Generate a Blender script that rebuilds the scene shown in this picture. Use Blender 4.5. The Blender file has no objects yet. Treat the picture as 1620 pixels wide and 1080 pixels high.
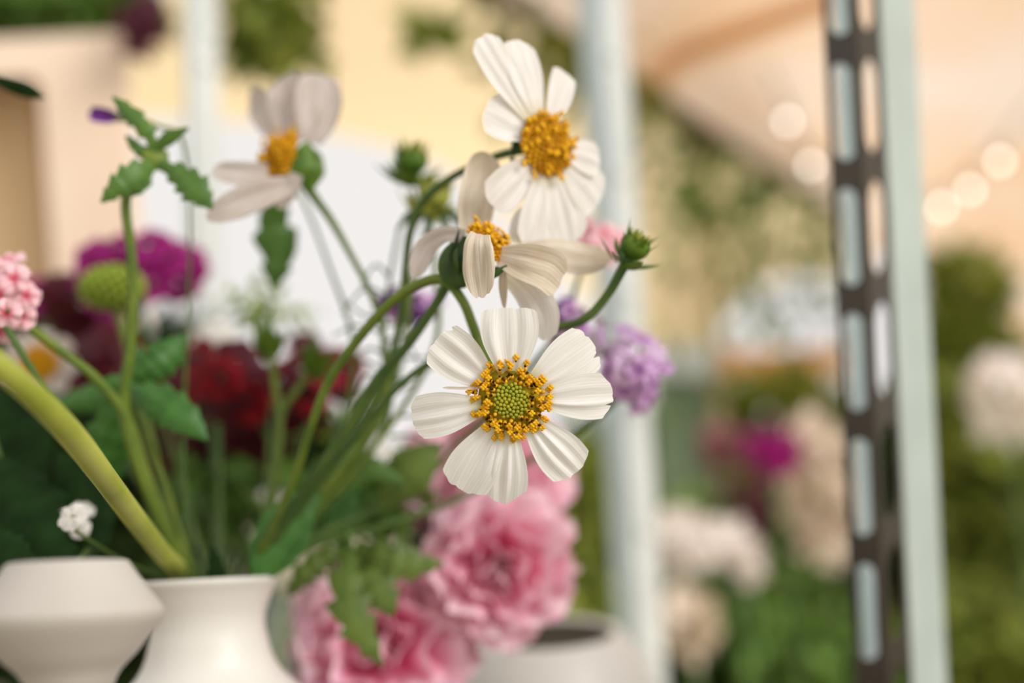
import bpy, math, random
import numpy as np
from mathutils import Vector, Matrix, Quaternion

SC = bpy.context.scene
COL = SC.collection
rnd = random.Random(7)

# ------------------------------------------------------------------ camera
F = 35.0 / 36.0 * 1620.0            # focal length in pixels of the 1620x1080 frame
CAM = Vector((0.0, 0.0, 1.25))
PITCH, ROLL = math.radians(4.0), math.radians(-3.0)
Rm = Matrix.Rotation(math.pi / 2 + PITCH, 3, 'X') @ Matrix.Rotation(ROLL, 3, 'Z')
cd = bpy.data.cameras.new('camera'); cam = bpy.data.objects.new('camera', cd); COL.objects.link(cam)
cam.matrix_world = Matrix.Translation(CAM) @ Rm.to_4x4()
cd.lens = 35; cd.sensor_width = 36; cd.clip_start = 0.01; cd.clip_end = 200
cd.dof.use_dof = True; cd.dof.focus_distance = 0.357; cd.dof.aperture_fstop = 2.35
SC.camera = cam

# ------------------------------------------------------------------ sky, sun, exposure
wd = bpy.data.worlds.new('sky'); SC.world = wd; wd.use_nodes = True
bg = wd.node_tree.nodes['Background']
bg.inputs['Color'].default_value = (1.0, 0.968, 0.945, 1); bg.inputs['Strength'].default_value = 0.87
sd = bpy.data.lights.new('sun', 'SUN'); sd.energy = 2.7; sd.angle = math.radians(35); sd.color = (1.0, 0.975, 0.94)
sun = bpy.data.objects.new('sun', sd); COL.objects.link(sun)
sun.rotation_euler = Vector((-0.78, 0.52, -0.5)).to_track_quat('-Z', 'Y').to_euler()
vs = SC.view_settings
vs.view_transform = 'Standard'; vs.look = 'None'; vs.gamma = 1.0; vs.use_curve_mapping = False; vs.exposure = 0.04
SC.cycles.use_denoising = True

# ------------------------------------------------------------------ helpers
RN = np.array(Rm); CN = np.array(CAM)
def D(z):                                   # real distance (m) for a depth step: spreads the bouquet front to back
    return .357 + (z - .357) * 1.5 if z < .72 else z + .18
def K(z): return D(z) / F                   # metres per pixel there
def W(px, py, z):
    """world point seen at pixel (px, py) of the frame at depth step z"""
    z = D(z)
    v = np.array([(px - 810) / F * z, -(py - 540) / F * z, -z])
    return RN @ v + CN
RIGHT, UP, FWD = RN @ np.array([1., 0, 0]), RN @ np.array([0, 1., 0]), RN @ np.array([0, 0, -1.])
def on_height(px, py, Z):
    d = W(px, py, 1.0) - CN
    return CN + d * ((Z - CN[2]) / d[2])
def nrm(a):
    a = np.asarray(a, float); return a / (np.linalg.norm(a, axis=-1, keepdims=True) + 1e-12)

class T:                                     # a thing or part: object + base point
    def __init__(s, o, base): s.o, s.base = o, np.asarray(base, float)
def thing(name, label, cat, base, group=None, kind=None):
    o = bpy.data.objects.new(name, None); COL.objects.link(o); o.empty_display_size = 0.02
    o.location = Vector(base); o['label'] = label; o['category'] = cat
    if group: o['group'] = group
    if kind: o['kind'] = kind
    return T(o, base)
def mesh(name, verts, faces, mat, parent=None, base=None, uv=None, smooth=True, label=None, kind=None, cat=None, group=None, solid=0):
    b = parent.base if parent is not None else (np.zeros(3) if base is None else np.asarray(base, float))
    v = np.asarray(verts, float) - b
    me = bpy.data.meshes.new(name)
    me.from_pydata(v.tolist(), [], [list(map(int, f)) for f in faces])
    if uv is not None:
        ul = me.uv_layers.new(name='uv'); uva = np.asarray(uv, float)
        idx = np.empty(len(me.loops), int); me.loops.foreach_get('vertex_index', idx)
        ul.data.foreach_set('uv', uva[idx].ravel())
    if smooth: me.polygons.foreach_set('use_smooth', [True] * len(me.polygons))
    me.materials.append(mat); me.update()
    o = bpy.data.objects.new(name, me); COL.objects.link(o)
    if parent is not None: o.parent = parent.o
    else: o.location = Vector(b)
    if label: o['label'] = label
    if cat: o['category'] = cat
    if group: o['group'] = group
    if kind: o['kind'] = kind
    if solid:
        m = o.modifiers.new('thick', 'SOLIDIFY'); m.thickness = solid; m.offset = 0
    return T(o, b)

def catmull(P, n):
    P = np.asarray(P, float)
    if len(P) == 2:
        t = np.linspace(0, 1, n)[:, None]; return P[0] * (1 - t) + P[1] * t
    Q = np.vstack([2 * P[0] - P[1], P, 2 * P[-1] - P[-2]])
    out = []
    for s in np.linspace(0, len(P) - 1 - 1e-9, n):
        i = int(s); t = s - i; a, b, c, d = Q[i:i + 4]
        out.append(.5 * (2 * b + (c - a) * t + (2 * a - 5 * b + 4 * c - d) * t * t + (3 * b - a - 3 * c + d) * t ** 3))
    return np.array(out)
def grid_faces(nu, nv, wrap=False):
    f = []
    for i in range(nu - 1):
        for j in range(nv if wrap else nv - 1):
            k = (j + 1) % nv
            f.append((i * nv + j, i * nv + k, (i + 1) * nv + k, (i + 1) * nv + j))
    return f
def tube_geo(P, R, n=8):
    P = np.asarray(P); m = len(P); R = np.broadcast_to(np.asarray(R, float), (m,))
    t = nrm(np.gradient(P, axis=0)); a = np.cross(t[0], [0.3, 0.5, 0.8]); a = nrm(a)
    V = []; ang = np.linspace(0, 2 * math.pi, n, endpoint=False)
    for i in range(m):
        a = nrm(a - t[i] * a.dot(t[i])); b = np.cross(t[i], a)
        V += [P[i] + R[i] * (math.cos(q) * a + math.sin(q) * b) for q in ang]
    fc = grid_faces(m, n, True); fc.append(tuple(range(n))[::-1]); fc.append(tuple(range((m - 1) * n, m * n)))
    return V, fc
def stem(parent, pts, mat, name='stem', n=None, label=None, sides=8):
    """pts rows (px, py, z, radius in px)"""
    A = np.array([list(W(*p[:3])) + [p[3] * K(p[2])] for p in pts])
    S = catmull(A, n or 6 * len(pts))
    V, fc = tube_geo(S[:, :3], np.maximum(S[:, 3], 2e-4), sides)
    uv = np.repeat(np.linspace(0, 1, len(S)), sides)
    return mesh(name, V, fc, mat, parent, uv=np.stack([uv, np.tile(np.linspace(0, 1, sides), len(S))], 1), label=label)

def strip(C, S, N, hw, L, h, nu, nv):
    """surface along a centre line: C,S,N sampled (m,3), hw (m,); L(v) length of each streak, h(u,v) height in metres"""
    m = len(C); V = []; UV = []
    us = np.linspace(0, 1, nu); vv = np.linspace(-1, 1, nv)
    x = np.linspace(0, 1, m)
    def at(A, t):
        return np.array([np.interp(t, x, A[:, k]) for k in range(A.shape[1])])
    H = hw[:, None]
    for u in us:
        for v in vv:
            t = min(1.0, max(0, u * L(v)))
            c = at(C, t); s = at(S, t); n = at(N, t); w = at(H, t)[0]
            V.append(c + s * w * v + n * h(u, v, w)); UV.append((u * L(v), v * .5 + .5))
    return V, grid_faces(nu, nv), UV
def teeth_fn(seed, amp, k):
    r = random.Random(seed); ph = [r.uniform(0, 6.28) for _ in range(3)]
    return lambda v: amp * (.5 * math.sin(k * v + ph[0]) + .3 * math.sin(1.9 * k * v + ph[1]) + .2 * math.sin(3.1 * k * v + ph[2]))
def ribbon(parent, pts, mat, name='petal', twist=0, cup=.25, nu=16, nv=9, tip=.12, tipp=2.5, seed=0, rag=.02, pleat=.06, pk=7, label=None, wave=0, saw=None):
    """petal or leaf along pixel points: rows (px, py, z, half width px)"""
    A = np.array([list(W(*p[:3])) + [p[3] * K(p[2])] for p in pts])
    m = 60 if saw else 32
    D = catmull(A, m); C = D[:, :3]; hw = np.maximum(D[:, 3], 1e-5)
    if saw:
        n, amp = saw; t = np.linspace(0, 1, m); ph = (t * n) % 1.0
        hw = hw * (1 - amp * ph * (1 - .4 * t))
        nu = max(nu, 2 * m // 3)
    t = nrm(np.gradient(C, axis=0)); v = nrm(C - CN)
    S = nrm(np.cross(t, v)); N = nrm(np.cross(S, t))
    N = N * np.where((N * v).sum(1) > 0, -1, 1)[:, None]
    tw = np.radians(np.interp(np.linspace(0, 1, m), np.linspace(0, 1, len(np.atleast_1d(twist))), np.atleast_1d(twist)))[:, None]
    S, N = S * np.cos(tw) + N * np.sin(tw), N * np.cos(tw) - S * np.sin(tw)
    tf = teeth_fn(seed, rag, 9); r = random.Random(seed); p0 = r.uniform(0, 6.28)
    L = lambda q: 1 - tip * abs(q) ** tipp + (tf(q) if rag else 0)
    h = lambda u, q, w: w * (-cup * (1 - q * q) + pleat * math.sin(pk * q + p0) * math.sin(math.pi * min(1, u * .9 + .1)) + wave * math.sin(9 * u + p0) * q)
    V, fc, uv = strip(C, S, N, hw, L, h, nu, nv)
    return mesh(name, V, fc, mat, parent, uv=uv, label=label)
def leaf(parent, pts, mat, name='leaf', saw=(6, .45), **k):
    k.setdefault('cup', -.25); k.setdefault('tip', 0); k.setdefault('rag', 0); k.setdefault('pleat', .0)
    return ribbon(parent, pts, mat, name, saw=saw, nv=7, **k)

def box(name, c, sx, sy, sz, mat, parent=None, rot=None, bevel=.002, **kw):
    c = np.asarray(c, float); ax = np.eye(3) if rot is None else np.asarray(rot)
    V = [c + ax[0] * sx * .5 * i + ax[1] * sy * .5 * j + ax[2] * sz * .5 * k for i in (-1, 1) for j in (-1, 1) for k in (-1, 1)]
    fc = [(0, 1, 3, 2), (4, 6, 7, 5), (0, 4, 5, 1), (2, 3, 7, 6), (0, 2, 6, 4), (1, 5, 7, 3)]
    t = mesh(name, V, fc, mat, parent, base=c if parent is None else None, smooth=False, **kw)
    if bevel:
        b = t.o.modifiers.new('bevel', 'BEVEL'); b.width = bevel; b.segments = 2
    return t
def lathe(name, px, prof, z, mat, parent=None, n=48, tilt=0.0, solid=0, **kw):
    """prof rows (py, half width px): surface of revolution about a vertical axis through pixel column px"""
    ref = W(px, prof[0][0], z); V = []; k = K(z)
    P = catmull(np.array(prof, float), 5 * len(prof))
    ang = np.linspace(0, 2 * math.pi, n, endpoint=False)
    for py, hw in P:
        r = max(hw, .01) * k; Z = ref[2] - (py - prof[0][0]) * k
        for q in ang:
            V.append((ref[0] + r * math.cos(q), ref[1] + r * math.sin(q), Z - tilt * r * math.sin(q)))
    return mesh(name, V, grid_faces(len(P), n, True), mat, parent, base=(ref[0], ref[1], ref[2] - (prof[-1][0] - prof[0][0]) * k) if parent is None else None, solid=solid, **kw)

# ------------------------------------------------------------------ materials
def lin(r, g, b):
    f = lambda c: (c / 255 / 12.92) if c / 255 <= .04045 else ((c / 255 + .055) / 1.055) ** 2.4
    return (f(r), f(g), f(b), 1)
def mat(name, c1, c2=None, rough=.5, trans=0.0, scale=30, grad=None, vein=None, island=0, metal=0, bump=0, spec=.3, coords='Object'):
    m = bpy.data.materials.new(name); m.use_nodes = True; nt = m.node_tree; N = nt.nodes; Lk = nt.links
    bs = N['Principled BSDF']; out = N['Material Output']
    bs.inputs['Roughness'].default_value = rough; bs.inputs['Metallic'].default_value = metal
    bs.inputs['Specular IOR Level'].default_value = spec
    tc = N.new('ShaderNodeTexCoord')
    def mix(fac, a, b, mode='MIX'):
        x = N.new('ShaderNodeMix'); x.data_type = 'RGBA'; x.blend_type = mode
        for sock, val in ((x.inputs[0], fac), (x.inputs[6], a), (x.inputs[7], b)):
            if hasattr(val, 'is_output'): Lk.new(val, sock)
            else: sock.default_value = val
        return x.outputs[2]
    nz = N.new('ShaderNodeTexNoise'); nz.inputs['Scale'].default_value = scale; nz.inputs['Detail'].default_value = 4
    Lk.new(tc.outputs[coords], nz.inputs['Vector'])
    rp = N.new('ShaderNodeValToRGB'); rp.color_ramp.elements[0].position = .35; rp.color_ramp.elements[1].position = .65
    Lk.new(nz.outputs['Fac'], rp.inputs[0])
    col = mix(rp.outputs[0], c1, c2 or c1)
    if island:
        g = N.new('ShaderNodeNewGeometry'); ir = N.new('ShaderNodeValToRGB')
        ir.color_ramp.elements[0].color = (1 - island,) * 3 + (1,); ir.color_ramp.elements[1].color = (1 + island,) * 3 + (1,)
        Lk.new(g.outputs['Random Per Island'], ir.inputs[0])
        col = mix(1.0, col, ir.outputs[0], 'MULTIPLY')
    if grad or vein:
        sp = N.new('ShaderNodeSeparateXYZ'); Lk.new(tc.outputs['UV'], sp.inputs[0])
    if grad:                                            # colour of the base of the petal fading along its length
        gr = N.new('ShaderNodeValToRGB'); e = gr.color_ramp.elements
        e[0].position = grad[1]; e[0].color = (1, 1, 1, 1); e[1].position = grad[2]; e[1].color = (0, 0, 0, 1)
        Lk.new(sp.outputs[0], gr.inputs[0]); col = mix(gr.outputs[0], col, grad[0])
    if vein:                                            # fine veins running along the petal
        mp = N.new('ShaderNodeMapping'); mp.inputs['Scale'].default_value = (1.2, vein[1], 1); Lk.new(tc.outputs['UV'], mp.inputs[0])
        vn = N.new('ShaderNodeTexNoise'); vn.inputs['Scale'].default_value = 1; vn.inputs['Detail'].default_value = 2
        Lk.new(mp.outputs[0], vn.inputs['Vector'])
        vr = N.new('ShaderNodeValToRGB'); vr.color_ramp.elements[0].position = .4; vr.color_ramp.elements[1].position = .62
        Lk.new(vn.outputs['Fac'], vr.inputs[0]); col = mix(vr.outputs[0], mix(vein[2], col, vein[0]), col)
    Lk.new(col, bs.inputs['Base Color'])
    if bump:
        bp = N.new('ShaderNodeBump'); bp.inputs['Strength'].default_value = bump; bp.inputs['Distance'].default_value = .001
        Lk.new((vn if vein else nz).outputs['Fac'], bp.inputs['Height']); Lk.new(bp.outputs[0], bs.inputs['Normal'])
    if trans:
        tr = N.new('ShaderNodeBsdfTranslucent'); Lk.new(col, tr.inputs['Color'])
        ms = N.new('ShaderNodeMixShader'); ms.inputs[0].default_value = trans
        Lk.new(bs.outputs[0], ms.inputs[1]); Lk.new(tr.outputs[0], ms.inputs[2]); Lk.new(ms.outputs[0], out.inputs['Surface'])
    return m

WHITE = mat('white_petal', lin(244, 243, 239), lin(239, 237, 231), .55, .3, 60, grad=(lin(214, 208, 120), .0, .27), vein=(lin(214, 208, 192), 22, .4), bump=.2, spec=.2)
WHITE2 = mat('soft_white_petal', lin(244, 240, 236), lin(236, 231, 224), .55, .3, 60, grad=(lin(225, 220, 180), .0, .3), vein=(lin(205, 198, 185), 18, .5), bump=.3, spec=.2)
WILT = mat('wilted_petal', lin(236, 226, 210), lin(214, 199, 176), .6, .3, 50, vein=(lin(190, 172, 146), 16, .6), bump=.5, spec=.15)
GREYP = mat('greyish_petal', lin(222, 212, 208), lin(200, 188, 178), .6, .3, 60, vein=(lin(170, 156, 142), 12, .6), spec=.15)
YEL = mat('yellow_floret', lin(228, 178, 24), lin(212, 150, 14), .6, 0, 400, spec=.2)
ORA = mat('orange_disc', lin(216, 162, 16), lin(176, 116, 10), .6, 0, 300, spec=.2)
GRD = mat('green_disc', lin(172, 166, 46), lin(142, 146, 40), .6, 0, 300, spec=.2)
OLV = mat('olive_disc', lin(150, 132, 26), lin(120, 106, 20), .7, 0, 300, spec=.1)
BRN = mat('brown_anther', lin(70, 42, 14), lin(40, 24, 10), .7, 0, 300, spec=.1)
STEM = mat('stem_green', lin(106, 122, 40), lin(80, 102, 32), .5, 0, 60)
STEMD = mat('stem_dark', lin(84, 108, 44), lin(62, 90, 40), .5, 0, 60)
STEMY = mat('stem_yellow', lin(172, 176, 82), lin(142, 150, 54), .5, 0, 30)
CALYX = mat('calyx_green', lin(96, 124, 34), lin(66, 100, 30), .5, .1, 120)
CALYXD = mat('calyx_dark', lin(44, 66, 26), lin(60, 86, 30), .5, .0, 120)
LEAF = mat('leaf_green', lin(78, 112, 40), lin(58, 92, 32), .45, .2, 60, vein=(lin(110, 148, 66), 7, .4), spec=.4)
LEAFO = mat('leaf_olive', lin(80, 102, 36), lin(60, 82, 28), .5, .2, 60, vein=(lin(130, 150, 70), 7, .4), spec=.3)
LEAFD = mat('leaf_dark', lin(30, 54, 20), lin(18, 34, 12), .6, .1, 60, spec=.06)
LEAFB = mat('leaf_bright', lin(58, 104, 34), lin(40, 80, 26), .45, .2, 60, vein=(lin(100, 160, 70), 7, .4), spec=.4)
PINK = mat('pink_petal', lin(255, 236, 240), lin(254, 222, 232), .55, .35, 60, grad=(lin(240, 92, 150), .4, .84), vein=(lin(240, 150, 186), 6, .45), spec=.15)
PALEP = mat('pale_pink_petal', lin(248, 214, 218), lin(240, 184, 194), .55, .25, 80, grad=(lin(214, 76, 104), .1, .6), spec=.15)
RED = mat('dark_red_petal', lin(140, 12, 22), lin(84, 6, 18), .5, .1, 60, grad=(lin(70, 4, 14), .1, .6), island=.3, spec=.2)
DRED = mat('maroon_petal', lin(86, 8, 24), lin(50, 4, 16), .5, .1, 60, spec=.2)
MAG = mat('magenta_petal', lin(168, 24, 124), lin(120, 12, 86), .5, .2, 60, grad=(lin(90, 6, 60), .1, .6), spec=.2)
LILAC = mat('lilac_petal', lin(200, 152, 206), lin(222, 188, 222), .55, .25, 90, grad=(lin(150, 80, 160), .1, .7), spec=.15)
GREYL = mat('greyed_lilac_petal', lin(178, 164, 172), lin(136, 120, 128), .6, .2, 90, spec=.1)
PURP = mat('purple_petal', lin(126, 62, 150), lin(104, 44, 130), .5, .2, 90, spec=.2)
CERAM = mat('white_ceramic', lin(222, 217, 208), lin(216, 211, 202), .35, 0, 12, spec=.4)
GALVG = mat('weathered_zinc', lin(176, 187, 179), lin(164, 174, 166), .5, 0, 14, spec=.4)
STONEW = mat('grey_stoneware', lin(190, 184, 176), lin(176, 168, 158), .5, 0, 12, spec=.2)
WOOD = mat('pale_wood', lin(246, 222, 200), lin(240, 212, 186), .6, 0, 3, spec=.2)
WOODSH = mat('shadowed_wood', lin(168, 108, 62), lin(150, 92, 50), .6, 0, 4, spec=.2)  # brown puts the recess shadow into the inner rim's colour
GALV = mat('galvanised_steel', lin(232, 234, 230), lin(220, 224, 220), .45, 0, 14, spec=.5)
GALVB = mat('blue_lit_steel', lin(208, 224, 226), lin(198, 214, 217), .45, 0, 14, spec=.5)  # bluish copy of the post steel, blue light put into its colour
SHADEM = mat('shaded_steel', lin(52, 45, 34), lin(42, 37, 29), .5, 0, 30, spec=.3)  # dark copy of the post steel, shade put into its colour
BEAMM = mat('beam_timber', lin(92, 74, 54), lin(74, 60, 44), .7, 0, 8)
POLEM = mat('pole_paint', lin(190, 178, 140), lin(170, 158, 120), .6, 0, 8)
GROUND = mat('ground', lin(196, 186, 164), lin(170, 164, 138), .9, 0, 1.5, spec=.1)
SHELF = mat('shelf_plywood', lin(104, 84, 64), lin(88, 70, 54), .6, 0, 6)
def fabric(n, a, b, sc): return mat(n, a, b, .9, .75, sc, spec=.0)
CANA = fabric('peach_canvas', lin(238, 200, 160), lin(240, 222, 204), .8)
CANB = fabric('cream_canvas', lin(244, 224, 176), lin(242, 216, 174), .5)
CANC = fabric('tan_canvas', lin(226, 180, 120), lin(232, 196, 150), .5)
SHEDW = mat('shed_green', lin(150, 172, 142), lin(130, 154, 124), .7, 0, 3)
SHEDR = mat('shed_roof', lin(206, 218, 214), lin(190, 206, 204), .6, 0, 3)
BUSH1 = mat('foliage_mid', lin(118, 148, 62), lin(84, 118, 46), .5, .35, 8, island=.45)
BUSH2 = mat('foliage_yellow', lin(164, 174, 76), lin(128, 150, 58), .5, .4, 8, island=.4)
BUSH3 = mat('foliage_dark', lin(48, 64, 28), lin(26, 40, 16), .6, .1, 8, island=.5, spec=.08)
BUSH4 = mat('foliage_olive', lin(150, 156, 66), lin(116, 132, 48), .5, .4, 8, island=.4)
BARK = mat('bark', lin(96, 84, 58), lin(70, 62, 42), .8, 0, 20)
CREAMF = mat('cream_blossom', lin(238, 222, 206), lin(224, 206, 180), .6, .2, 10, island=.12)
BLUSHF = mat('blush_blossom', lin(252, 246, 240), lin(248, 236, 228), .6, .25, 10, island=.08)
MAGF = mat('magenta_blossom', lin(196, 36, 150), lin(150, 24, 104), .5, .2, 10, island=.3)
MAUVEF = mat('mauve_blossom', lin(128, 60, 84), lin(96, 44, 60), .5, .2, 10, island=.3)
g = bpy.data.materials.new('clear_glass'); g.use_nodes = True
gb = g.node_tree.nodes['Principled BSDF']; gb.inputs['Transmission Weight'].default_value = .92; gb.inputs['Roughness'].default_value = .05
gb.inputs['IOR'].default_value = 1.12; gb.inputs['Base Color'].default_value = lin(214, 226, 218); GLASS = g

# ------------------------------------------------------------------ setting
gz = 0.0
mesh('floor', [(-30, -8, gz), (30, -8, gz), (30, 40, gz), (-30, 40, gz)], [(0, 1, 2, 3)], GROUND, kind='structure', smooth=False)

ZB = 2.45                                   # height of the tent beam
B0, B1 = on_height(400, -255, ZB), on_height(1345, 352, ZB)
bd = nrm(B1 - B0); bt = np.cross([0, 0, 1], bd)
def beam_at(px, py): return on_height(px, py, ZB)
# near roof sheet: one edge on the beam, comes forward over the trolley, sinks towards the far right
def sheet(name, rows, m, **k):
    nv = len(rows[0]); V = [p for r in rows for p in r]
    return mesh(name, V, grid_faces(len(rows), nv), m, kind='structure', **k)
near = catmull(np.array([B0, [.5, 2.1, 2.62], [1.7, 2.1, 2.55], [3.4, 1.9, 2.65], [5.5, 1.4, 2.5]]), 25)
far = catmull(np.array([B1, W(1440, 470, 10), W(1560, 575, 10.5), W(1720, 585, 9.5), W(1950, 560, 7)]), 25)
rows = [[near[j] * (1 - q) + far[j] * q + np.array([0, 0, .10 * math.sin(math.pi * q) * math.sin(math.pi * j / 24 * 3) ** 2]) for j in range(25)] for q in np.linspace(0, 1, 20)]
sheet('ceiling', rows, CANA)
sa, sb_ = on_height(985, 122, ZB + .07), on_height(1330, -8, ZB + .07); sw2 = nrm(np.cross(sb_ - sa, [0, 0, 1.])) * .09
mesh('trim_2', [sa - sw2, sa + sw2, sb_ + sw2, sb_ - sw2], [(0, 1, 2, 3)], mat('seam_tape', lin(226, 184, 142), None, .9, .6), kind='structure', smooth=False, base=sa)
# far roof sheet, cream, drops away beyond the beam
top = [(400, -255), (620, -108), (860, 40), (1060, 168), (1140, 220), (1240, 284), (1345, 352)]
bot = [(110, 185, 5.2), (480, 205, 6.2), (760, 300, 7.5), (1050, 590, 9.5), (1150, 500, 10), (1230, 440, 10.5), (1360, 445, 11.5)]
rows = []
for s in np.linspace(0, 1, 8):
    A = [beam_at(*q) for q in top]; Bq = [W(*q) for q in bot]
    r = [a * (1 - s) + b * s - np.array([0, 0, .25 * math.sin(math.pi * s)]) * .4 for a, b in zip(A, Bq)]
    rows.append(catmull(np.array(r), 16))
sheet('ceiling', rows, CANB)
fa = [[W(1030, 520, 12.5), W(1180, 556, 12.5), W(1345, 548, 12.5)], [W(1030, 590, 12), W(1180, 600, 12), W(1345, 592, 12)]]
aw = thing('awning', 'distant tan canvas awning below the white gap beside the slotted post', 'awning', fa[1][1])
mesh('cloth', [p for r in fa for p in r], grid_faces(2, 3), CANC, aw, solid=.01)
fp = []
for q in fa[1][0::2]:
    V, fc = tube_geo(np.array([q, [q[0], q[1], 0]]), [.04, .04], 8); mesh('pole', V, fc, POLEM, aw)

V, fc = tube_geo(np.array([B0 - [0, 0, .0], B1]), [.035, .035], 10)
bm_ = mesh('trim_1', V, fc, BEAMM, kind='structure', base=B0)
p0 = beam_at(1108, 200); p1 = p0.copy(); p1[2] = 0
V, fc = tube_geo(np.array([p0, p1]), [.03, .03], 10)
pole = thing('tent_pole', 'slim cream tent pole standing under the dark roof beam', 'pole', p1)
mesh('shaft', V, fc, POLEM, pole); box('foot_plate', p1 + [0, 0, .01], .16, .16, .02, POLEM, pole); 
box('bracket', p0 - [0, 0, .06], .10, .10, .08, BEAMM, pole)

# ------------------------------------------------------------------ foliage helper
def foliage(name, blobs, m, parent, n, ll, seed, shell=.55, droop=.3, kind=None):
    """blobs (px, py, z, rx px, ry px): leaves scattered through ellipsoids standing at depth z"""
    r = random.Random(seed); V = []; fc = []
    area = [b[3] * b[4] for b in blobs]; tot = sum(area)
    for b, a in zip(blobs, area):
        c = W(*b[:3]); kx, ky = b[3] * K(b[2]), b[4] * K(b[2]); kd = min(kx, ky, .6) if len(b) < 6 else b[5]
        for _ in range(int(n * a / tot)):
            d = nrm([r.gauss(0, 1) for _ in range(3)]); q = r.uniform(shell, 1.0)
            p = c + RIGHT * d[0] * kx * q + np.array([0, 0, 1.]) * d[1] * ky * q + np.array([0, 1., 0]) * d[2] * kd * q
            tg = np.array([r.gauss(0, 1), r.gauss(0, 1), r.gauss(0, 1) - droop]); tg = nrm(tg - d * tg.dot(d)); ax = nrm(tg + d * r.gauss(.25, .3))
            sd_ = nrm(np.cross(ax, d + .45 * np.array([r.gauss(0, 1), r.gauss(0, 1), r.gauss(0, 1)]))); nn = np.cross(ax, sd_)
            L = ll * r.uniform(.6, 1.3); w = L * r.uniform(.22, .36); k = len(V)
            V += [p, p + ax * L * .45 + sd_ * w, p + ax * L * .5 - nn * w * .35, p + ax * L * .45 - sd_ * w, p + ax * L - nn * L * .12]
            fc += [(k, k + 1, k + 2), (k, k + 2, k + 3), (k + 1, k + 4, k + 2), (k + 2, k + 4, k + 3)]
    return mesh(name, V, fc, m, parent, smooth=False, kind=kind)
def shrub(name, label, cat, blobs, m, n, ll, seed, ground=True, group=None, stems=True, **k):
    c = W(*blobs[0][:3]); b = c.copy()
    if ground: b[2] = 0
    t = thing(name, label, cat, b, group)
    foliage('foliage', blobs, m, t, n, ll, seed, **k)
    if stems and ground:
        for i, bl in enumerate(blobs[:3]):
            q = W(*bl[:3]); V, fc = tube_geo(catmull(np.array([b + [0.03 * i, 0, 0], (b + q) / 2 + [0.05, 0, 0], q]), 8), np.linspace(.02, .008, 8) * min(1, bl[2]), 6)
            mesh('stem', V, fc, BARK, t)
    return t
def garland(label, pts, m, n, ll, seed, dr):
    A = [beam_at(*q) for q in pts]; b = A[0]
    t = thing('garland', label, 'garland', b, 'greenery hung along the tent beam')
    r = random.Random(seed); V = []; fc = []
    S = catmull(np.array(A), 40)
    for _ in range(n):
        s = S[r.randrange(40)]; p = s + np.array([r.gauss(0, .08), r.gauss(0, .08), -abs(r.gauss(0, dr))])
        ax = nrm([r.gauss(0, .5), r.gauss(0, .5), -1 + r.gauss(0, .5)]); sd_ = nrm(np.cross(ax, [r.gauss(0, 1), r.gauss(0, 1), r.gauss(0, 1)])); nn = np.cross(ax, sd_)
        L = ll * r.uniform(.6, 1.3); w = L * .3; k = len(V)
        V += [p, p + ax * L * .45 + sd_ * w, p + ax * L * .5 - nn * w * .3, p + ax * L * .45 - sd_ * w, p + ax * L]
        fc += [(k, k + 1, k + 2), (k, k + 2, k + 3), (k + 1, k + 4, k + 2), (k + 2, k + 4, k + 3)]
    mesh('foliage', V, fc, m, t, smooth=False)
    V, fc = tube_geo(S, .012, 6); mesh('vine', V, fc, BARK, t)
garland('leafy garland trailing along the beam above the upper cosmos', [(790, -5), (900, 66), (1000, 130)], BUSH4, 200, .09, 1, .10)
garland('leafy garland hanging from the beam left of the slotted post', [(1030, 150), (1090, 188), (1150, 226)], BUSH1, 120, .11, 2, .42)
garland('leafy garland at the far end of the beam by the slotted post', [(1150, 226), (1230, 278), (1320, 336)], BUSH1, 170, .13, 3, .5)

# ------------------------------------------------------------------ background garden
shrub('garden_shrub', 'bright green leafy shrub low in front of the dark hollow', 'shrub', [(1180, 985, 2.2, 190, 110), (1080, 900, 2.2, 80, 110), (1250, 1050, 2.0, 170, 80)], BUSH1, 1500, .075, 11)
shrub('garden_shrub', 'yellow-green shrub right of the light post at the frame edge', 'shrub', [(1590, 820, 2.4, 120, 230), (1560, 1020, 2.2, 130, 120)], BUSH4, 1500, .085, 12)
shrub('garden_shrub', 'tall pale shrub top rising against the peach canvas', 'shrub', [(1530, 470, 4.0, 55, 80), (1540, 620, 4.0, 90, 130)], BUSH2, 1100, .12, 13)
shrub('garden_shrub', 'shrub coloured dark for the black shadow behind the slotted post', 'shrub', [(1290, 900, 3.4, 150, 110), (1440, 880, 3.6, 170, 230)], BUSH3, 1500, .11, 14)  # dark leaves put the black shadow low behind the post into colour
shrub('garden_shrub', 'bright shrub under the tan awning', 'shrub', [(1230, 660, 5.2, 120, 70), (1180, 800, 5.0, 110, 110)], BUSH2, 1300, .14, 15)
shrub('garden_shrub', 'shrub glimpsed through gaps right of the pink roses', 'shrub', [(920, 830, 1.7, 90, 140), (940, 960, 1.6, 80, 90)], BUSH4, 800, .06, 16)
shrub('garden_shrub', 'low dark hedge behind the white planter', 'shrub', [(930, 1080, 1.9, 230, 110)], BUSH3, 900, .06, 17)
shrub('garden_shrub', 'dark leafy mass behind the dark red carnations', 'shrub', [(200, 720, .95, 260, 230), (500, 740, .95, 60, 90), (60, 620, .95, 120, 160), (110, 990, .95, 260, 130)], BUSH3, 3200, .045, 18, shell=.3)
shrub('garden_shrub', 'broad green hedge closing the far right of the garden', 'shrub', [(1560, 760, 6.5, 260, 180), (1250, 780, 7.5, 260, 150), (1000, 780, 7.5, 160, 150)], BUSH1, 2400, .2, 19)
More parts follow.
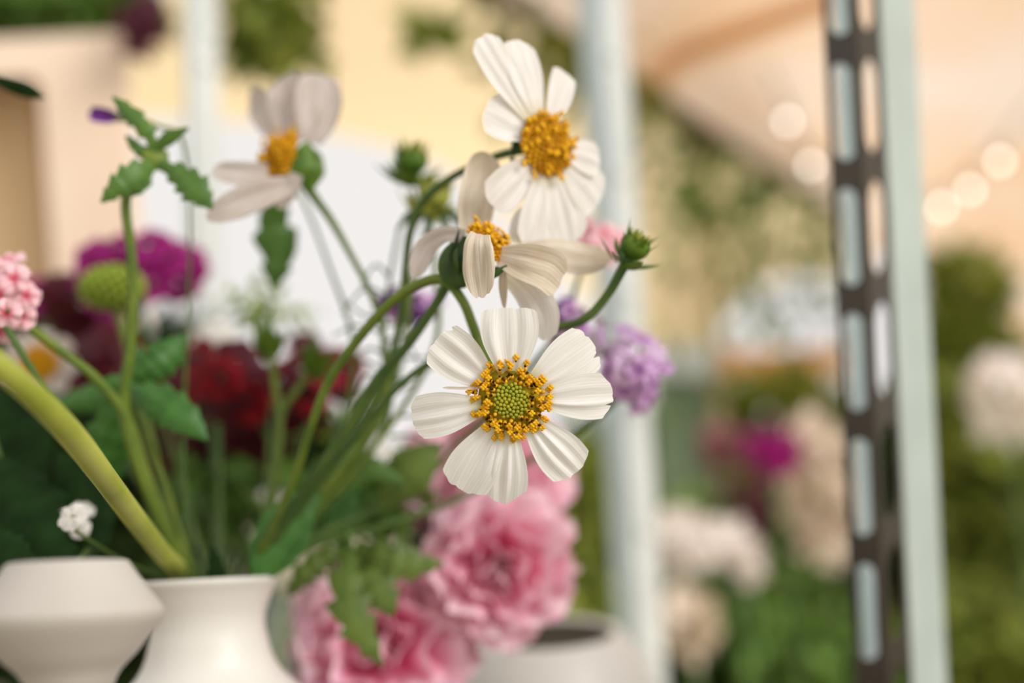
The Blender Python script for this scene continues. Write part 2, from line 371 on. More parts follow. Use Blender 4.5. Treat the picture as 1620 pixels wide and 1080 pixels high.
# hydrangea like blossom heads
def blossom(name, label, px, py, z, rx, ry, m, n, ll, seed, group=None):
    c = W(px, py, z); b = c.copy(); b[2] = 0
    t = thing(name, label, 'flower', b, group)
    foliage('petal_head', [(px, py, z, rx, ry)], m, t, n, ll, seed, shell=.75, droop=0)
    V, fc = tube_geo(catmull(np.array([b, (b + c) / 2 + [.02, 0, 0], c]), 8), .008, 6); mesh('stem', V, fc, STEMD, t)
blossom('hydrangea', 'large cream hydrangea head against the slotted post', 1295, 770, 1.7, 52, 115, CREAMF, 420, .035, 31)
blossom('hydrangea', 'cream hydrangea head at the right edge of the frame', 1592, 630, 1.9, 50, 62, BLUSHF, 360, .035, 32)
blossom('hydrangea', 'bright blush hydrangea head beside the white post', 1078, 855, 1.55, 48, 40, BLUSHF, 300, .032, 33)
blossom('hydrangea', 'small blush hydrangea head, middle of three low ones', 1150, 862, 1.6, 28, 30, BLUSHF, 160, .028, 34)
blossom('hydrangea', 'smallest blush hydrangea head nearest the dark hollow', 1180, 892, 1.6, 22, 24, BLUSHF, 120, .028, 35)
blossom('phlox', 'vivid magenta blossom among mauve heads', 1222, 716, 1.6, 34, 16, MAGF, 160, .035, 36)
blossom('phlox', 'dusky mauve blossom above the vivid magenta one', 1255, 692, 2.5, 60, 20, MAUVEF, 180, .04, 37)
blossom('phlox', 'brownish mauve blossom left of the cream hydrangea', 1195, 800, 2.6, 60, 38, MAUVEF, 200, .04, 38)
blossom('phlox', 'pale mauve blossom beside the green shed', 1145, 705, 2.6, 38, 28, mat('dusty_rose', lin(176, 112, 122), lin(140, 84, 96), .6, .2, 10), 160, .04, 39)
blossom('hydrangea', 'faded cream hydrangea low beside the white post', 1088, 985, 1.5, 36, 50, CREAMF, 160, .035, 40)

# shed with upright boards
sb = W(1075, 800, 4.2); sb[2] = 0
shed = thing('garden_shed', 'pale green board shed with a blue-white roof edge', 'shed', sb)
for i in range(9):
    px = 1036 + i * 9.5
    a, b = W(px, 598, 4.2), W(px, 820, 4.2); b[0], b[1] = a[0], a[1]; b[2] = 0
    box('board', (a + b) / 2, .0225, .03 + .006 * (i % 2), a[2] - b[2], SHEDW, shed, bevel=0)
a = W(1075, 572, 4.12); box('roof_edge', a, .22, .35, .13, SHEDR, shed, bevel=.01)
a = W(1118, 700, 4.2); box('corner_post', (a[0], a[1], W(1118, 598, 4.2)[2] / 2), .04, .05, W(1118, 598, 4.2)[2], mat('shed_dark', lin(96, 108, 92), None, .7), shed, bevel=0)

# ------------------------------------------------------------------ trolley: shelf, posts
SZ = W(330, 920, .43)[2] - .185
box('trolley_shelf', (0.02, .53, SZ - .012), 1.1, .66, .024, SHELF, label='dark brown plywood trolley shelf carrying the white vases', cat='shelf', bevel=.003)

def extrude(name, top, bottom, prof, m, parent, solid=.002):
    """open steel profile: prof = (right m, depth m) points, swept between two world points"""
    top, bottom = np.asarray(top), np.asarray(bottom); V = []
    rx = nrm(np.array([RIGHT[0], RIGHT[1], 0])); ry = np.array([-rx[1], rx[0], 0])
    for e in (top, bottom):
        V += [e + rx * a + ry * b for a, b in prof]
    return mesh(name, V, grid_faces(2, len(prof)), m, parent, smooth=False, solid=solid)
def down_to(top, bot, Z):
    d = bot - top; return top + d * ((Z - top[2]) / d[2])
# far centre post
def simple_post(label, t, b, prof, prof2, m1, m2):
    top = W(*t); bot = W(*b); base = down_to(top, bot, 0.0); top = top + (top - bot) * .35
    th = thing('trolley_post', label, 'post', base, 'steel trolley posts')
    extrude('front_flange', top, base, prof, m1, th); extrude('side_flange', top, base, prof2, m2, th)
    for i in range(14):
        c = top + (base - top) * ((i + .5) / 14)
        rx = nrm(np.array([RIGHT[0], RIGHT[1], 0])); ry = np.array([-rx[1], rx[0], 0])
        V, fc = tube_geo(np.array([c + rx * prof[-1][0] * .5 - ry * .004, c + rx * prof[-1][0] * .5 + ry * .004]), .006, 10); mesh('bolt', V, fc, GALV, th)
    return th
simple_post('white galvanised post behind the upper cosmos', (952, 0, 1.05), (1018, 1080, 1.05), [(-.002, .0), (.028, 0)], [(-.002, 0), (-.026, .03)], GALV, GALVB)
simple_post('pale galvanised post left behind the leafy sprig', (308, 0, .95), (318, 500, .95), [(-.006, .0), (.026, 0)], [(-.006, 0), (-.022, .03)], GALV, GALVB)

# near slotted post
ZP, ZQ, ZR = .50, .522, .545
def slot_plate(parent, name, o, ax, dn, w, pitch, sw, sh, count, m, off=0.0, label=None):
    """plate of width w along ax running along dn, one rounded slot in each pitch"""
    V = []; fc = []; n = 24
    for c in range(count):
        cc = o + ax * w / 2 + dn * (pitch * (c + .5) + off); k = len(V)
        for i in range(n):
            q = 2 * math.pi * i / n; x, y = math.cos(q), math.sin(q)
            sx = sw / 2 * x; sy = (sh / 2 - sw / 2) * (1 if y > 0 else -1) + sw / 2 * y
            mxx = max(abs(x), abs(y)); ox, oy = x / mxx * w / 2, y / mxx * pitch / 2
            V += [cc + ax * sx + dn * sy, cc + ax * ox + dn * oy]
        for i in range(n):
            j = (i + 1) % n
            fc.append((k + 2 * i, k + 2 * i + 1, k + 2 * j + 1, k + 2 * j))
    return mesh(name, V, fc, m, parent, smooth=False, solid=.002, label=label)
u = K(ZP)
def line(x0, x1, z):                         # upright line through the frame at depth z: point at the top edge, unit vector down
    a, b = W(x0, 0, z), W(x1, 1080, z); return a, nrm(b - a)
pt, dn = line(1301, 1353, ZP)
base = down_to(pt, pt + dn, 0.0)
post = thing('slotted_trolley_post', 'near slotted steel post with shade coloured into its web and pale flange', 'post', base, 'steel trolley posts')
pitch = 198 * u; up4 = -dn * (pitch * 4 - 78 * u); NS = 14
ptr, _ = line(1349, 1402, ZP); web_ax = ptr - pt; ww = np.linalg.norm(web_ax)
slot_plate(post, 'slotted_web', pt + up4, web_ax / ww, dn, ww, pitch, 31 * u, 153 * u, NS, SHADEM, label='slotted web with shade in its colour')
psr, _ = line(1389, 1442, ZQ); sx = psr - ptr; sw_ = np.linalg.norm(sx)
slot_plate(post, 'slotted_side', ptr + up4, sx / sw_, dn, sw_, pitch, sw_ * .62, 153 * u, NS, SHADEM, off=-.002, label='slotted side wall with shade in its colour')
pfr, _ = line(1444, 1514, ZR)
V = [psr + up4, pfr + up4, pfr + up4 + dn * pitch * NS, psr + up4 + dn * pitch * NS]
mesh('flange', V, [(0, 1, 2, 3)], GALVG, post, smooth=False, solid=.002, label='pale galvanised flange')
pa, _ = line(1316, 1368, ZR + .02); pb_, _ = line(1346, 1398, ZR + .02)
V = [pa + up4, pb_ + up4, pb_ + up4 + dn * pitch * NS, pa + up4 + dn * pitch * NS]
mesh('back_flange', V, [(0, 1, 2, 3)], GALVB, post, smooth=False, solid=.002, label='rear flange seen through the slots, blue light in its colour')

# ------------------------------------------------------------------ wooden frame top left
fz = 1.25
fr = thing('wooden_frame', 'pale wooden box frame with rounded inner edge in painted shadow brown behind the sprig', 'frame', np.array([W(100, 900, fz)[0], W(100, 900, fz)[1], W(100, 560, fz)[2]]))
def rrect(cx, cy, hx, hy, r, n=6):
    P = []
    for sx, sy, a0 in ((1, -1, -90), (1, 1, 0), (-1, 1, 90), (-1, -1, 180)):
        for i in range(n + 1):
            q = math.radians(a0 + 90 * i / n); P.append((cx + sx * (hx - r) + r * math.cos(q), cy + sy * (hy - r) + r * math.sin(q)))
    return P
rl = ROLL
def FW(x, y, dz): 
    ca, sa = math.cos(.055), math.sin(.055)
    X, Y = x - 0, y - 300
    return W(0 + X * ca - Y * sa * 0 + Y * .07, 300 + Y - X * .05, fz + dz)
outer = rrect(-60, 330, 275, 265, 14); inner = rrect(-60, 330, 138, 205, 26); n = len(outer)
V = [FW(x, y, 0) for x, y in outer] + [FW(x, y, 0) for x, y in inner]
fc = [(i, (i + 1) % n, n + (i + 1) % n, n + i) for i in range(n)]
mesh('front_board', V, fc, WOOD, fr, smooth=False, solid=.012)
V = [FW(x, y, 0.006) for x, y in inner] + [FW(x - 8, y + 6, .10) for x, y in inner]
mesh('inner_rim', V, fc, WOODSH, fr, smooth=True, solid=.004, label='inner rim in painted shadow brown')
V = [FW(x, y, 0) for x, y in outer] + [FW(x, y, .12) for x, y in outer]
mesh('outer_rim', V, fc, WOOD, fr, smooth=False, solid=.006)
V = [FW(x, y, .11) for x, y in outer]
mesh('back_panel', V, [tuple(range(n))], mat('panel_wood', lin(232, 204, 160), lin(224, 194, 148), .6, 0, 3), fr, smooth=False, solid=.006)
shrub('trailing_plant', 'trailing green plant lying on top of the wooden frame', 'plant', [(60, 15, 1.3, 170, 42), (190, 20, 1.3, 60, 45)], BUSH1, 600, .05, 51, ground=False)
shrub('trailing_plant', 'dark pink blossom hanging by the pale post top', 'flower', [(228, 40, 1.2, 26, 48)], MAUVEF, 120, .03, 52, ground=False)
shrub('hanging_plant', 'feathery green plant hanging from above the greyish cosmos', 'plant', [(430, 10, 1.5, 90, 60), (395, 70, 1.5, 40, 60), (465, 85, 1.5, 55, 40)], BUSH4, 240, .06, 53, ground=False, shell=.1)
shrub('hanging_plant', 'small green sprig hanging from the cream canvas', 'plant', [(680, 50, 2.4, 52, 34)], BUSH2, 90, .07, 54, ground=False, shell=.1)

# ------------------------------------------------------------------ vases
t = thing('bud_vase', 'white ceramic vase with flared neck holding the cosmos stems', 'vase', (W(328, 920, .43)[0], W(328, 920, .43)[1], SZ))
H = (W(328, 920, .43)[2] - SZ) / K(.43)
lathe('body', 328, [(921, 97), (920, 107), (940, 96), (975, 84), (1010, 86), (1060, 104), (1120, 160), (1220, 230), (1350, 250), (1480, 215), (920 + H - 10, 150), (920 + H, 140), (920 + H, 20)], .43, CERAM, t, tilt=.16, solid=.002)
lathe('mouth', 328, [(1010, 78), (975, 76), (940, 88), (923, 96)], .43, CERAM, t, tilt=.16)
zl = .318
t = thing('belly_vase', 'white ceramic vase with angular belly at the lower left corner', 'vase', (W(112, 900, zl)[0], W(112, 900, zl)[1], SZ))
H = (W(112, 893, zl)[2] - SZ) / K(zl)
lathe('body', 108, [(894, 78), (893, 86), (905, 94), (920, 104), (940, 118), (965, 136), (975, 138), (990, 130), (1030, 98), (1080, 60), (1200, 40), (893 + H - 30, 60), (893 + H, 95), (893 + H, 10)], zl, STONEW, t, solid=.0015, tilt=.17)
lathe('dark_fill', 108, [(903, 76), (903, 40), (903, 1)], zl, mat('vase_dark', lin(30, 32, 20), None, .6), t, tilt=.17)  # dark disc added across the mouth as leaf fill
zp = .62
t = thing('planter', 'white ceramic planter standing low behind the pink roses', 'planter', (W(860, 1005, zp)[0], W(860, 1005, zp)[1], SZ))
H = (W(860, 1005, zp)[2] - SZ) / K(zp)
lathe('body', 862, [(1006, 108), (1003, 120), (1015, 130), (1050, 150), (1100, 165), (1003 + H, 140), (1003 + H, 10)], zp, CERAM, t, solid=.003)
lathe('soil', 862, [(1012, 118), (1010, 60), (1010, 1)], zp, mat('soil', lin(58, 50, 36), None, .9), t)
zg = .53
t = thing('glass_vase', 'clear glass vase of pink roses beside the white bud vase', 'vase', (W(560, 930, zg)[0], W(560, 930, zg)[1], SZ))
H = (W(560, 925, zg)[2] - SZ) / K(zg)
lathe('body', 560, [(925, 128), (960, 138), (1000, 146), (1080, 150), (925 + H, 140), (925 + H, 5)], zg, GLASS, t, solid=.003)

# ------------------------------------------------------------------ flower heads
def frame_from(n_cam, roll=0):
    """flower frame: facing n_cam given as (right, up, toward camera)"""
    N = nrm(RIGHT * n_cam[0] + UP * n_cam[1] - FWD * n_cam[2]); X = nrm(RIGHT - N * RIGHT.dot(N)); Y = np.cross(N, X)
    return X, Y, N
def ico(r=1.0):
    p = (1 + 5 ** .5) / 2
    V = nrm(np.array([(-1, p, 0), (1, p, 0), (-1, -p, 0), (1, -p, 0), (0, -1, p), (0, 1, p), (0, -1, -p), (0, 1, -p), (p, 0, -1), (p, 0, 1), (-p, 0, -1), (-p, 0, 1)]))
    Fc = [(0, 11, 5), (0, 5, 1), (0, 1, 7), (0, 7, 10), (0, 10, 11), (1, 5, 9), (5, 11, 4), (11, 10, 2), (10, 7, 6), (7, 1, 8), (3, 9, 4), (3, 4, 2), (3, 2, 6), (3, 6, 8), (3, 8, 9), (4, 9, 5), (2, 4, 11), (6, 2, 10), (8, 6, 7), (9, 8, 1)]
    return V * r, Fc
IV, IF = ico()
def blobs_geo(items):
    V = []; fc = []
    for c, ax, r, l in items:
        k = len(V); ax = nrm(ax)
        for q in IV: V.append(c + (q + ax * (q.dot(ax)) * (l - 1)) * r)
        fc += [(a + k, b + k, d + k) for a, b, d in IF]
    return V, fc
def disc(parent, C, fr, R, seed, green=True, dome=.35, nring=120):
    """button of florets: tight buds in the middle, open yellow florets with dark anthers round them"""
    X, Y, N = fr; r = random.Random(seed)
    def pt(rad, a, hh): return C + (X * math.cos(a) + Y * math.sin(a)) * rad + N * hh
    dome_h = lambda q: dome * R * (1 - (q / R) ** 2)
    V = []; nn = 20
    for i in range(7):
        q = R * (1 - i / 6.0) * .93
        V += [pt(q, 2 * math.pi * j / nn, dome_h(q) - .1 * R) for j in range(nn)]
    d = mesh('disc', V, grid_faces(7, nn, True), OLV if green else ORA, parent)
    it = []; Rg = R * (.50 if green else .96); nb = 70 if green else 150
    for i in range(nb):
        q = Rg * math.sqrt((i + .5) / nb); a = i * 2.39996
        it.append((pt(q, a, dome_h(q) - .06 * R), N + (X * math.cos(a) + Y * math.sin(a)) * .3, R * (.064 if green else .07), 1.0))
    V, fc = blobs_geo(it); mesh('disc_bud', V, fc, GRD if green else ORA, d, kind='stuff')
    ya, br = [], []
    for i in range(nring if green else nring // 3):
        a = i * 2.39996 + r.gauss(0, .1); q = R * (r.uniform(.50, 1.0) if green else r.uniform(.25, 1.0)); h = dome_h(q)
        rad = X * math.cos(a) + Y * math.sin(a); out_ = nrm(rad * (.25 + .9 * (q / R) ** 2) + N * .8 + (X * r.gauss(0, .2) + Y * r.gauss(0, .2)))
        p = pt(q, a, h - .08 * R); L = R * r.uniform(.12, .28)
        if r.random() < (.62 if green else .4): br.append((p + out_ * L * .4, out_, R * .05, 2.0))
        tip = p + out_ * L
        ya.append((p + out_ * L * .15, out_, R * .065, 1.6))
        if r.random() < (.15 if q < .66 * R else .8) or not green:
            for k in range(4):
                b = a + k * 1.57; off = nrm(np.cross(out_, rad)) * math.cos(b) + rad * math.sin(b)
                ya.append((tip + off * R * .045 + N * r.gauss(0, .01) * R, off + out_ * .4, R * .05, 1.3))
    if ya: V, fc = blobs_geo(ya); mesh('floret', V, fc, YEL, d, kind='stuff')
    if br: V, fc = blobs_geo(br); mesh('anther', V, fc, BRN, d, kind='stuff')
    return d
def plane_petal(parent, C, fr, ang, L, wid, m, seed, rise=.12, bend=-.18, tip=.14, tipp=3.0, notch=None, folds=(), cup=.1, r0=.12, rag=.012, skew=0.0, nu=22, nv=25, base=.34, bmax=.72):
    """flat-spread petal in the flower plane; ang degrees, L and wid metres"""
    X, Y, N = fr; a = math.radians(ang); m_ = 40
    t = np.linspace(0, 1, m_); q = L * (r0 + (1 - r0) * t)
    aa = a + skew * t * t
    rad = np.outer(np.cos(aa), X) + np.outer(np.sin(aa), Y); sd_ = np.outer(-np.sin(aa), X) + np.outer(np.cos(aa), Y)
    C_ = C + rad * q[:, None] + np.outer(L * (rise * t + bend * t * t), N)
    hw = wid / 2 * (base + (1 - base) * np.sin(np.clip(t / bmax, 0, 1) * math.pi / 2) ** 1.3 - .10 * np.clip((t - bmax) / (1 - bmax), 0, 1) ** 2)
    tf = teeth_fn(seed, rag, 8)
    def Lf(v):
        l = 1 - tip * abs(v) ** tipp + tf(v)
        if notch:
            for v0, dp, wv in notch: l -= dp * max(0, 1 - abs(v - v0) / wv)
        return l
    r = random.Random(seed); ph = r.uniform(0, 6)
    def h(u, v, w):
        e = math.sin(math.pi * min(1, .12 + .75 * u))
        z = -cup * w * (1 - v * v) + w * .018 * math.sin(8 * v + ph) * e
        for v0, amp, wv in folds: z += .6 * amp * w * max(0, 1 - abs(v - v0) / wv) * e
        return z
    V, fc, uv = strip(C_, sd_, np.tile(N, (m_, 1)), hw, Lf, h, nu, nv)
    return mesh('petal', V, fc, m, parent, uv=uv)
def sepals(parent, C, fr, R, m, n=8, back=.55, seed=0, spread=.6, name='sepal', w=.16):
    X, Y, N = fr; r = random.Random(seed)
    for i in range(n):
        a = 2 * math.pi * i / n + r.gauss(0, .1); rad = X * math.cos(a) + Y * math.sin(a); sd_ = -X * math.sin(a) + Y * math.cos(a)
        t = np.linspace(0, 1, 10); k = R * r.uniform(.85, 1.15)
        C_ = C + np.outer(k * (.15 + spread * t), rad) + np.outer(k * (-back + (back + .25 * r.uniform(-1, 1)) * t ** 1.6), N)
        hw = k * w * np.sin(np.pi * (.15 + .85 * t)) + 1e-5
        V, fc, uv = strip(C_, np.tile(sd_, (10, 1)), np.tile(N, (10, 1)), hw, lambda v: 1, lambda u, v, w: .3 * w * v * v, 8, 5)
        mesh(name, V, fc, m, parent, uv=uv)

def cosmos(label, base):
    return thing('cosmos_flower', label, 'flower', base, 'cosmos flowers in the white bud vase')
VB = W(328, 1010, .43)
def inv(x, dz=0):
    if x < 325: return [(x, 905, .432 + dz), (x + 14, 950, .432 + dz), (x + 34, 1020, .432 + dz)]
    return [(x + 10, 905, .432 + dz), (x - 6, 960, .432 + dz), (x * .3 + 230, 1100, .432 + dz)]
def vstem(parent, pts, rad, m, vx, dz=0):
    """stem through pts then down into the bud vase mouth"""
    p = [(a, b, c, r) for (a, b, c), r in zip(pts, np.interp(np.linspace(0, 1, len(pts)), np.linspace(0, 1, len(rad)), rad))]
    p += [(a, b, c, rad[-1]) for a, b, c in inv(vx, dz)]
    return stem(parent, p, m, n=70)

# main cosmos, facing the lens
z0 = .357; s0 = K(z0)
c1 = cosmos('sharp white cosmos facing the camera with green-yellow centre', VB)
fr0 = frame_from((.02, -.05, 1)); C0 = W(808, 633, z0)
P = [  # angle, length px, width px, options
 (91, 146, 92, dict(folds=[(.62, .30, .3), (-.55, .16, .25), (-.1, .1, .2)], tip=.05, tipp=4, rise=.16, bend=-.12, rag=.02)),
 (141, 152, 80, dict(folds=[(-.35, .26, .3), (.45, .2, .3)], notch=[(-.72, .08, .1)], tip=.10, rise=.05, bend=-.05)),
 (191, 160, 72, dict(folds=[(.15, .26, .3), (-.5, .14, .3), (.6, .12, .2)], tip=.12)),
 (241, 166, 84, dict(folds=[(.5, .28, .3), (-.3, .12, .3)], tip=.12, tipp=2.4, rise=.14, rag=.02)),
 (265.5, 170, 76, dict(folds=[(-.45, .25, .25), (.1, .26, .22), (.55, .15, .2)], tip=.22, tipp=1.8, rise=.07)),
 (312, 160, 78, dict(folds=[(.1, .34, .25), (-.4, .28, .25), (.6, .12, .2)], tip=.12, tipp=2.6, rise=.09)),
 (2.5, 164, 74, dict(folds=[(-.35, .30, .2), (.4, .1, .3)], notch=[(-.42, .10, .08)], tip=.16, tipp=2.2, rise=.12)),
 (34, 160, 82, dict(folds=[(-.42, .26, .2), (.5, .2, .3), (.1, .08, .3)], notch=[(-.5, .09, .1)], tip=.12, tipp=2.6, rise=.08, rag=.025)),
]
for i, (a, L, w, o) in enumerate(P):
    plane_petal(c1, C0 - fr0[2] * .0012 * (i % 2), fr0, a, L * s0, w * s0, WHITE, 100 + i, r0=.24, base=.36, **o)
disc(c1, C0, fr0, 57 * s0, 5)
sepals(c1, C0 - fr0[2] * .004, fr0, 70 * s0, CALYX, 8, seed=1)
ribbon(c1, [(775, 612, z0, 2.2), (735, 614, z0 - .002, 2.4), (700, 613, z0 - .003, 2)], WILT, 'withered_stamen', nv=4, pleat=0)
vstem(c1, [(806, 634, z0 + .012), (785, 590, z0 + .022), (760, 545, z0 + .026), (748, 515, z0 + .026), (732, 476, z0 + .026), (703, 443, z0 + .028), (664, 449, z0 + .03), (615, 481, z0 + .034), (560, 545, .396), (518, 607, .40), (487, 690, .405), (470, 745, .41), (430, 838, .42)], [8, 8.5, 8, 8.5, 8, 7, 7], STEM, 385)

# upper cosmos, turned right
z2 = .393; s2 = K(z2)
c2 = cosmos('upper white cosmos turned right above the wilted one', VB)
fr2 = frame_from((.60, .10, .79)); C2 = W(862, 230, z2)
P = [(129, 192, 66, dict(folds=[(.3, .3, .3), (-.4, .25, .3)], rise=-.02, bend=-.0, tip=.1)), (109, 172, 70, dict(folds=[(.2, .3, .3), (-.3, .2, .3)], rise=.06, tip=.16)),
     (72, 140, 52, dict(folds=[(.2, .2, .3)], tip=.06, rise=.10)), (158, 112, 78, dict(rise=-.02, bend=-.1, folds=[(0, .2, .3)])),
     (229, 142, 66, dict(folds=[(.1, .28, .3)], rise=-.0)), (264, 168, 72, dict(folds=[(-.3, .3, .3), (.4, .2, .3)])),
     (293, 160, 80, dict(folds=[(.2, .3, .3), (-.4, .25, .3)])), (330, 142, 88, dict(folds=[(0, .25, .3)])), (358, 118, 60, dict(folds=[(0, .25, .3)], rise=.1))]
for i, (a, L, w, o) in enumerate(P):
    plane_petal(c2, C2, fr2, a, L * s2, w * s2, WHITE2, 140 + i, r0=.24, **{**dict(rise=.05, bend=-.1), **o})
disc(c2, C2 + fr2[2] * .0015, fr2, 53 * s2, 6, green=False, dome=.42)
sepals(c2, C2 - fr2[2] * .005, fr2, 74 * s2, CALYXD, 8, seed=2)
vstem(c2, [(858, 234, z2 + .012), (800, 243, .402), (750, 262, .408), (700, 290, .412), (664, 325, .415), (648, 372, .416), (641, 430, .418), (634, 500, .42), (612, 590, .422), (570, 670, .424), (520, 745, .426), (450, 840, .43)], [7, 6, 6.5, 6, 6, 6], STEMD, 395, .004)

# wilted cosmos between them
z3 = .378; s3 = K(z3)
c3 = cosmos('wilted white cosmos with drooping creased petals and orange centre', VB)
fr3 = frame_from((.62, .62, .42)); C3 = W(775, 385, z3)
disc(c3, C3, fr3, 45 * s3, 8, green=False, dome=.45)
ribbon(c3, [(750, 372, .386, 22), (752, 325, .388, 32), (763, 278, .390, 34), (772, 240, .390, 22)], WILT, twist=[10, 25, 30], seed=1, pleat=.16)
ribbon(c3, [(735, 372, .382, 10), (700, 372, .384, 16), (672, 395, .386, 20), (655, 440, .386, 12)], GREYP, twist=[20, 30, 10], seed=2, pleat=.14)
ribbon(c3, [(760, 368, .364, 16), (756, 390, .362, 24), (757, 430, .361, 26), (762, 472, .362, 16)], WILT, twist=[0, 15, 0], seed=3, pleat=.22, pk=9, rag=.05)
ribbon(c3, [(790, 405, .372, 16), (830, 415, .368, 30), (868, 428, .368, 36), (892, 450, .372, 30)], WILT, twist=[0, -20, -25], seed=4, pleat=.18, rag=.04)
ribbon(c3, [(800, 430, .376, 14), (838, 462, .374, 26), (858, 500, .374, 28), (862, 540, .376, 16)], WHITE2, twist=[0, 10, 20], seed=5, pleat=.12)
ribbon(c3, [(830, 400, .384, 16), (880, 402, .388, 26), (925, 408, .392, 28), (968, 405, .394, 12)], WILT, twist=[0, -30, -20], seed=6, pleat=.15)
ribbon(c3, [(815, 385, .386, 14), (830, 350, .39, 20), (850, 330, .394, 16)], WHITE2, seed=7)
ribbon(c3, [(795, 420, .372, 5), (796, 455, .372, 7), (798, 490, .373, 2)], WILT, seed=9, nv=5)
sepals(c3, C3 - fr3[2] * .004, fr3, 62 * s3, CALYXD, 7, seed=3, back=.9, w=.24)
leaf(c3, [(722, 385, .381, 8), (712, 410, .381, 17), (716, 440, .381, 16), (738, 452, .382, 4)], CALYXD, name='sepal', saw=None)
leaf(c3, [(742, 375, .381, 10), (735, 410, .380, 20), (728, 450, .381, 8)], CALYXD, name='sepal', saw=None)
leaf(c3, [(770, 440, .372, 4), (785, 432, .371, 6), (802, 420, .371, 2)], CALYXD, name='sepal', saw=None)
vstem(c3, [(760, 396, .386), (738, 412, .388), (716, 436, .392), (690, 480, .396), (645, 545, .40), (595, 602, .404), (548, 680, .408), (505, 740, .412), (450, 822, .42)], [9, 9, 8, 8.5, 8, 7], STEMD, 390, .002)

# greyish cosmos at left seen from the side
z4 = .432; s4 = K(z4)
c4 = cosmos('greyish white cosmos seen from the side with orange-brown centre', VB)
fr4 = frame_from((-.72, .25, .45)); C4 = W(452, 250, z4)
disc(c4, C4, fr4, 46 * s4, 9, green=False, dome=.75)
ribbon(c4, [(490, 225, .436, 18), (500, 185, .436, 34), (505, 145, .438, 36), (500, 112, .440, 24)], GREYP, twist=[0, 20], seed=11, pleat=.12)
ribbon(c4, [(462, 222, .438, 20), (460, 180, .44, 34), (456, 145, .442, 36), (446, 118, .444, 24)], GREYP, twist=[0, -20], seed=12, pleat=.12)
ribbon(c4, [(440, 222, .45, 12), (420, 185, .455, 22), (405, 160, .46, 22), (392, 148, .462, 12)], GREYP, twist=[0, -40], seed=13, pleat=.12)
ribbon(c4, [(425, 272, .424, 14), (390, 275, .42, 20), (355, 272, .418, 18), (335, 268, .418, 10)], GREYP, twist=[0, 30], seed=14, pleat=.12)
ribbon(c4, [(460, 292, .424, 14), (415, 305, .416, 24), (370, 325, .412, 26), (325, 345, .410, 14)], GREYP, twist=[0, 35], seed=15, pleat=.14)
ribbon(c4, [(470, 275, .424, 10), (460, 300, .424, 13), (440, 330, .424, 8)], GREYP, seed=16)
sepals(c4, C4 - fr4[2] * .006, fr4, 60 * s4, CALYX, 8, seed=4, back=.7, w=.22)
leaf(c4, [(480, 295, .428, 12), (478, 265, .426, 20), (482, 240, .428, 14), (488, 225, .43, 3)], CALYX, name='sepal', saw=None)
leaf(c4, [(486, 298, .43, 10), (497, 265, .43, 16), (494, 240, .432, 4)], CALYX, name='sepal', saw=None)
vstem(c4, [(472, 262, .434), (482, 288, .434), (500, 315, .434), (525, 350, .434), (556, 405, .434), (584, 458, .434), (602, 510, .434), (612, 580, .434), (600, 660, .434), (540, 745, .434), (460, 835, .434)], [12, 7, 5, 5, 5, 5], STEM, 400, .006)

# buds
def bud(label, C, fr, R, spine, rad, vx, m=CALYX, seed=0, dz=0, sm=STEM):
    t = thing('cosmos_bud', label, 'flower bud', VB, 'cosmos buds in the white bud vase')
    X, Y, N = fr; V = []; n = 14
    for i in range(9):
        a = .68 * math.pi * i / 8; q = R * math.sin(a) * .62; hh = -R * math.cos(a) * .6
        V += [C + (X * math.cos(2 * math.pi * j / n) + Y * math.sin(2 * math.pi * j / n)) * q * (1 + .06 * (j % 2)) + N * hh for j in range(n)]
    mesh('head', V, grid_faces(9, n, True), m, t)
    sepals(t, C - N * R * .2, fr, R * 1.25, m, 8, seed=seed, back=.62, spread=.95, w=.22)
    sepals(t, C + N * R * .62, fr, R, m, 9, seed=seed + 1, back=.95, spread=.62, w=.2, name='petal_tip')
    sepals(t, C + N * R * .66, fr, R * .9, STEMY, 8, seed=seed + 2, back=.9, spread=.4, w=.2, name='petal_tip')
    vstem(t, spine, rad, sm, vx, dz)
    return t
bud('green cosmos bud with curled sepals right of the wilted cosmos', W(1005, 388, .384), frame_from((.45, .75, .3)), 38 * K(.384),
    [(1000, 400, .385), (985, 425, .386), (962, 465, .388), (925, 505, .39), (880, 518, .394), (800, 535, .398), (720, 556, .402), (670, 580, .405), (622, 620, .408), (572, 680, .412), (515, 745, .418), (450, 835, .424)], [9, 7.5, 7, 6, 6, 6], 398, seed=21, sm=STEMD)
bud('small green cosmos bud standing above the spent head', W(652, 252, .452), frame_from((.1, .9, .3)), 42 * K(.452),
    [(655, 262, .452), (668, 300, .452), (680, 360, .45), (690, 440, .448), (690, 540, .446), (640, 640, .444), (560, 745, .44), (470, 838, .436)], [5, 4.5, 5], 405, seed=23, dz=.008)
t = bud('spent cosmos head with drooping sepals left of the upper cosmos', W(688, 308, .446), frame_from((.35, .85, .2)), 42 * K(.446),
    [(690, 320, .446), (680, 350, .446), (665, 400, .446), (650, 450, .444), (640, 540, .442), (600, 640, .44), (540, 745, .438), (460, 840, .434)], [6, 5, 5], 402, m=mat('spent_head', lin(176, 178, 82), lin(140, 150, 60), .6, .2, 80), seed=25, dz=.006)
for i, (dx, dy) in enumerate(((-52, 28), (-36, 48), (-12, 45), (18, 42), (40, 30))):
    leaf(t, [(688 + dx * .2, 332, .444, 5), (688 + dx * .75, 336 + dy * .15, .442, 7), (688 + dx * 1.15, 336 + dy, .442, 2)], CALYXD, name='sepal', saw=None)

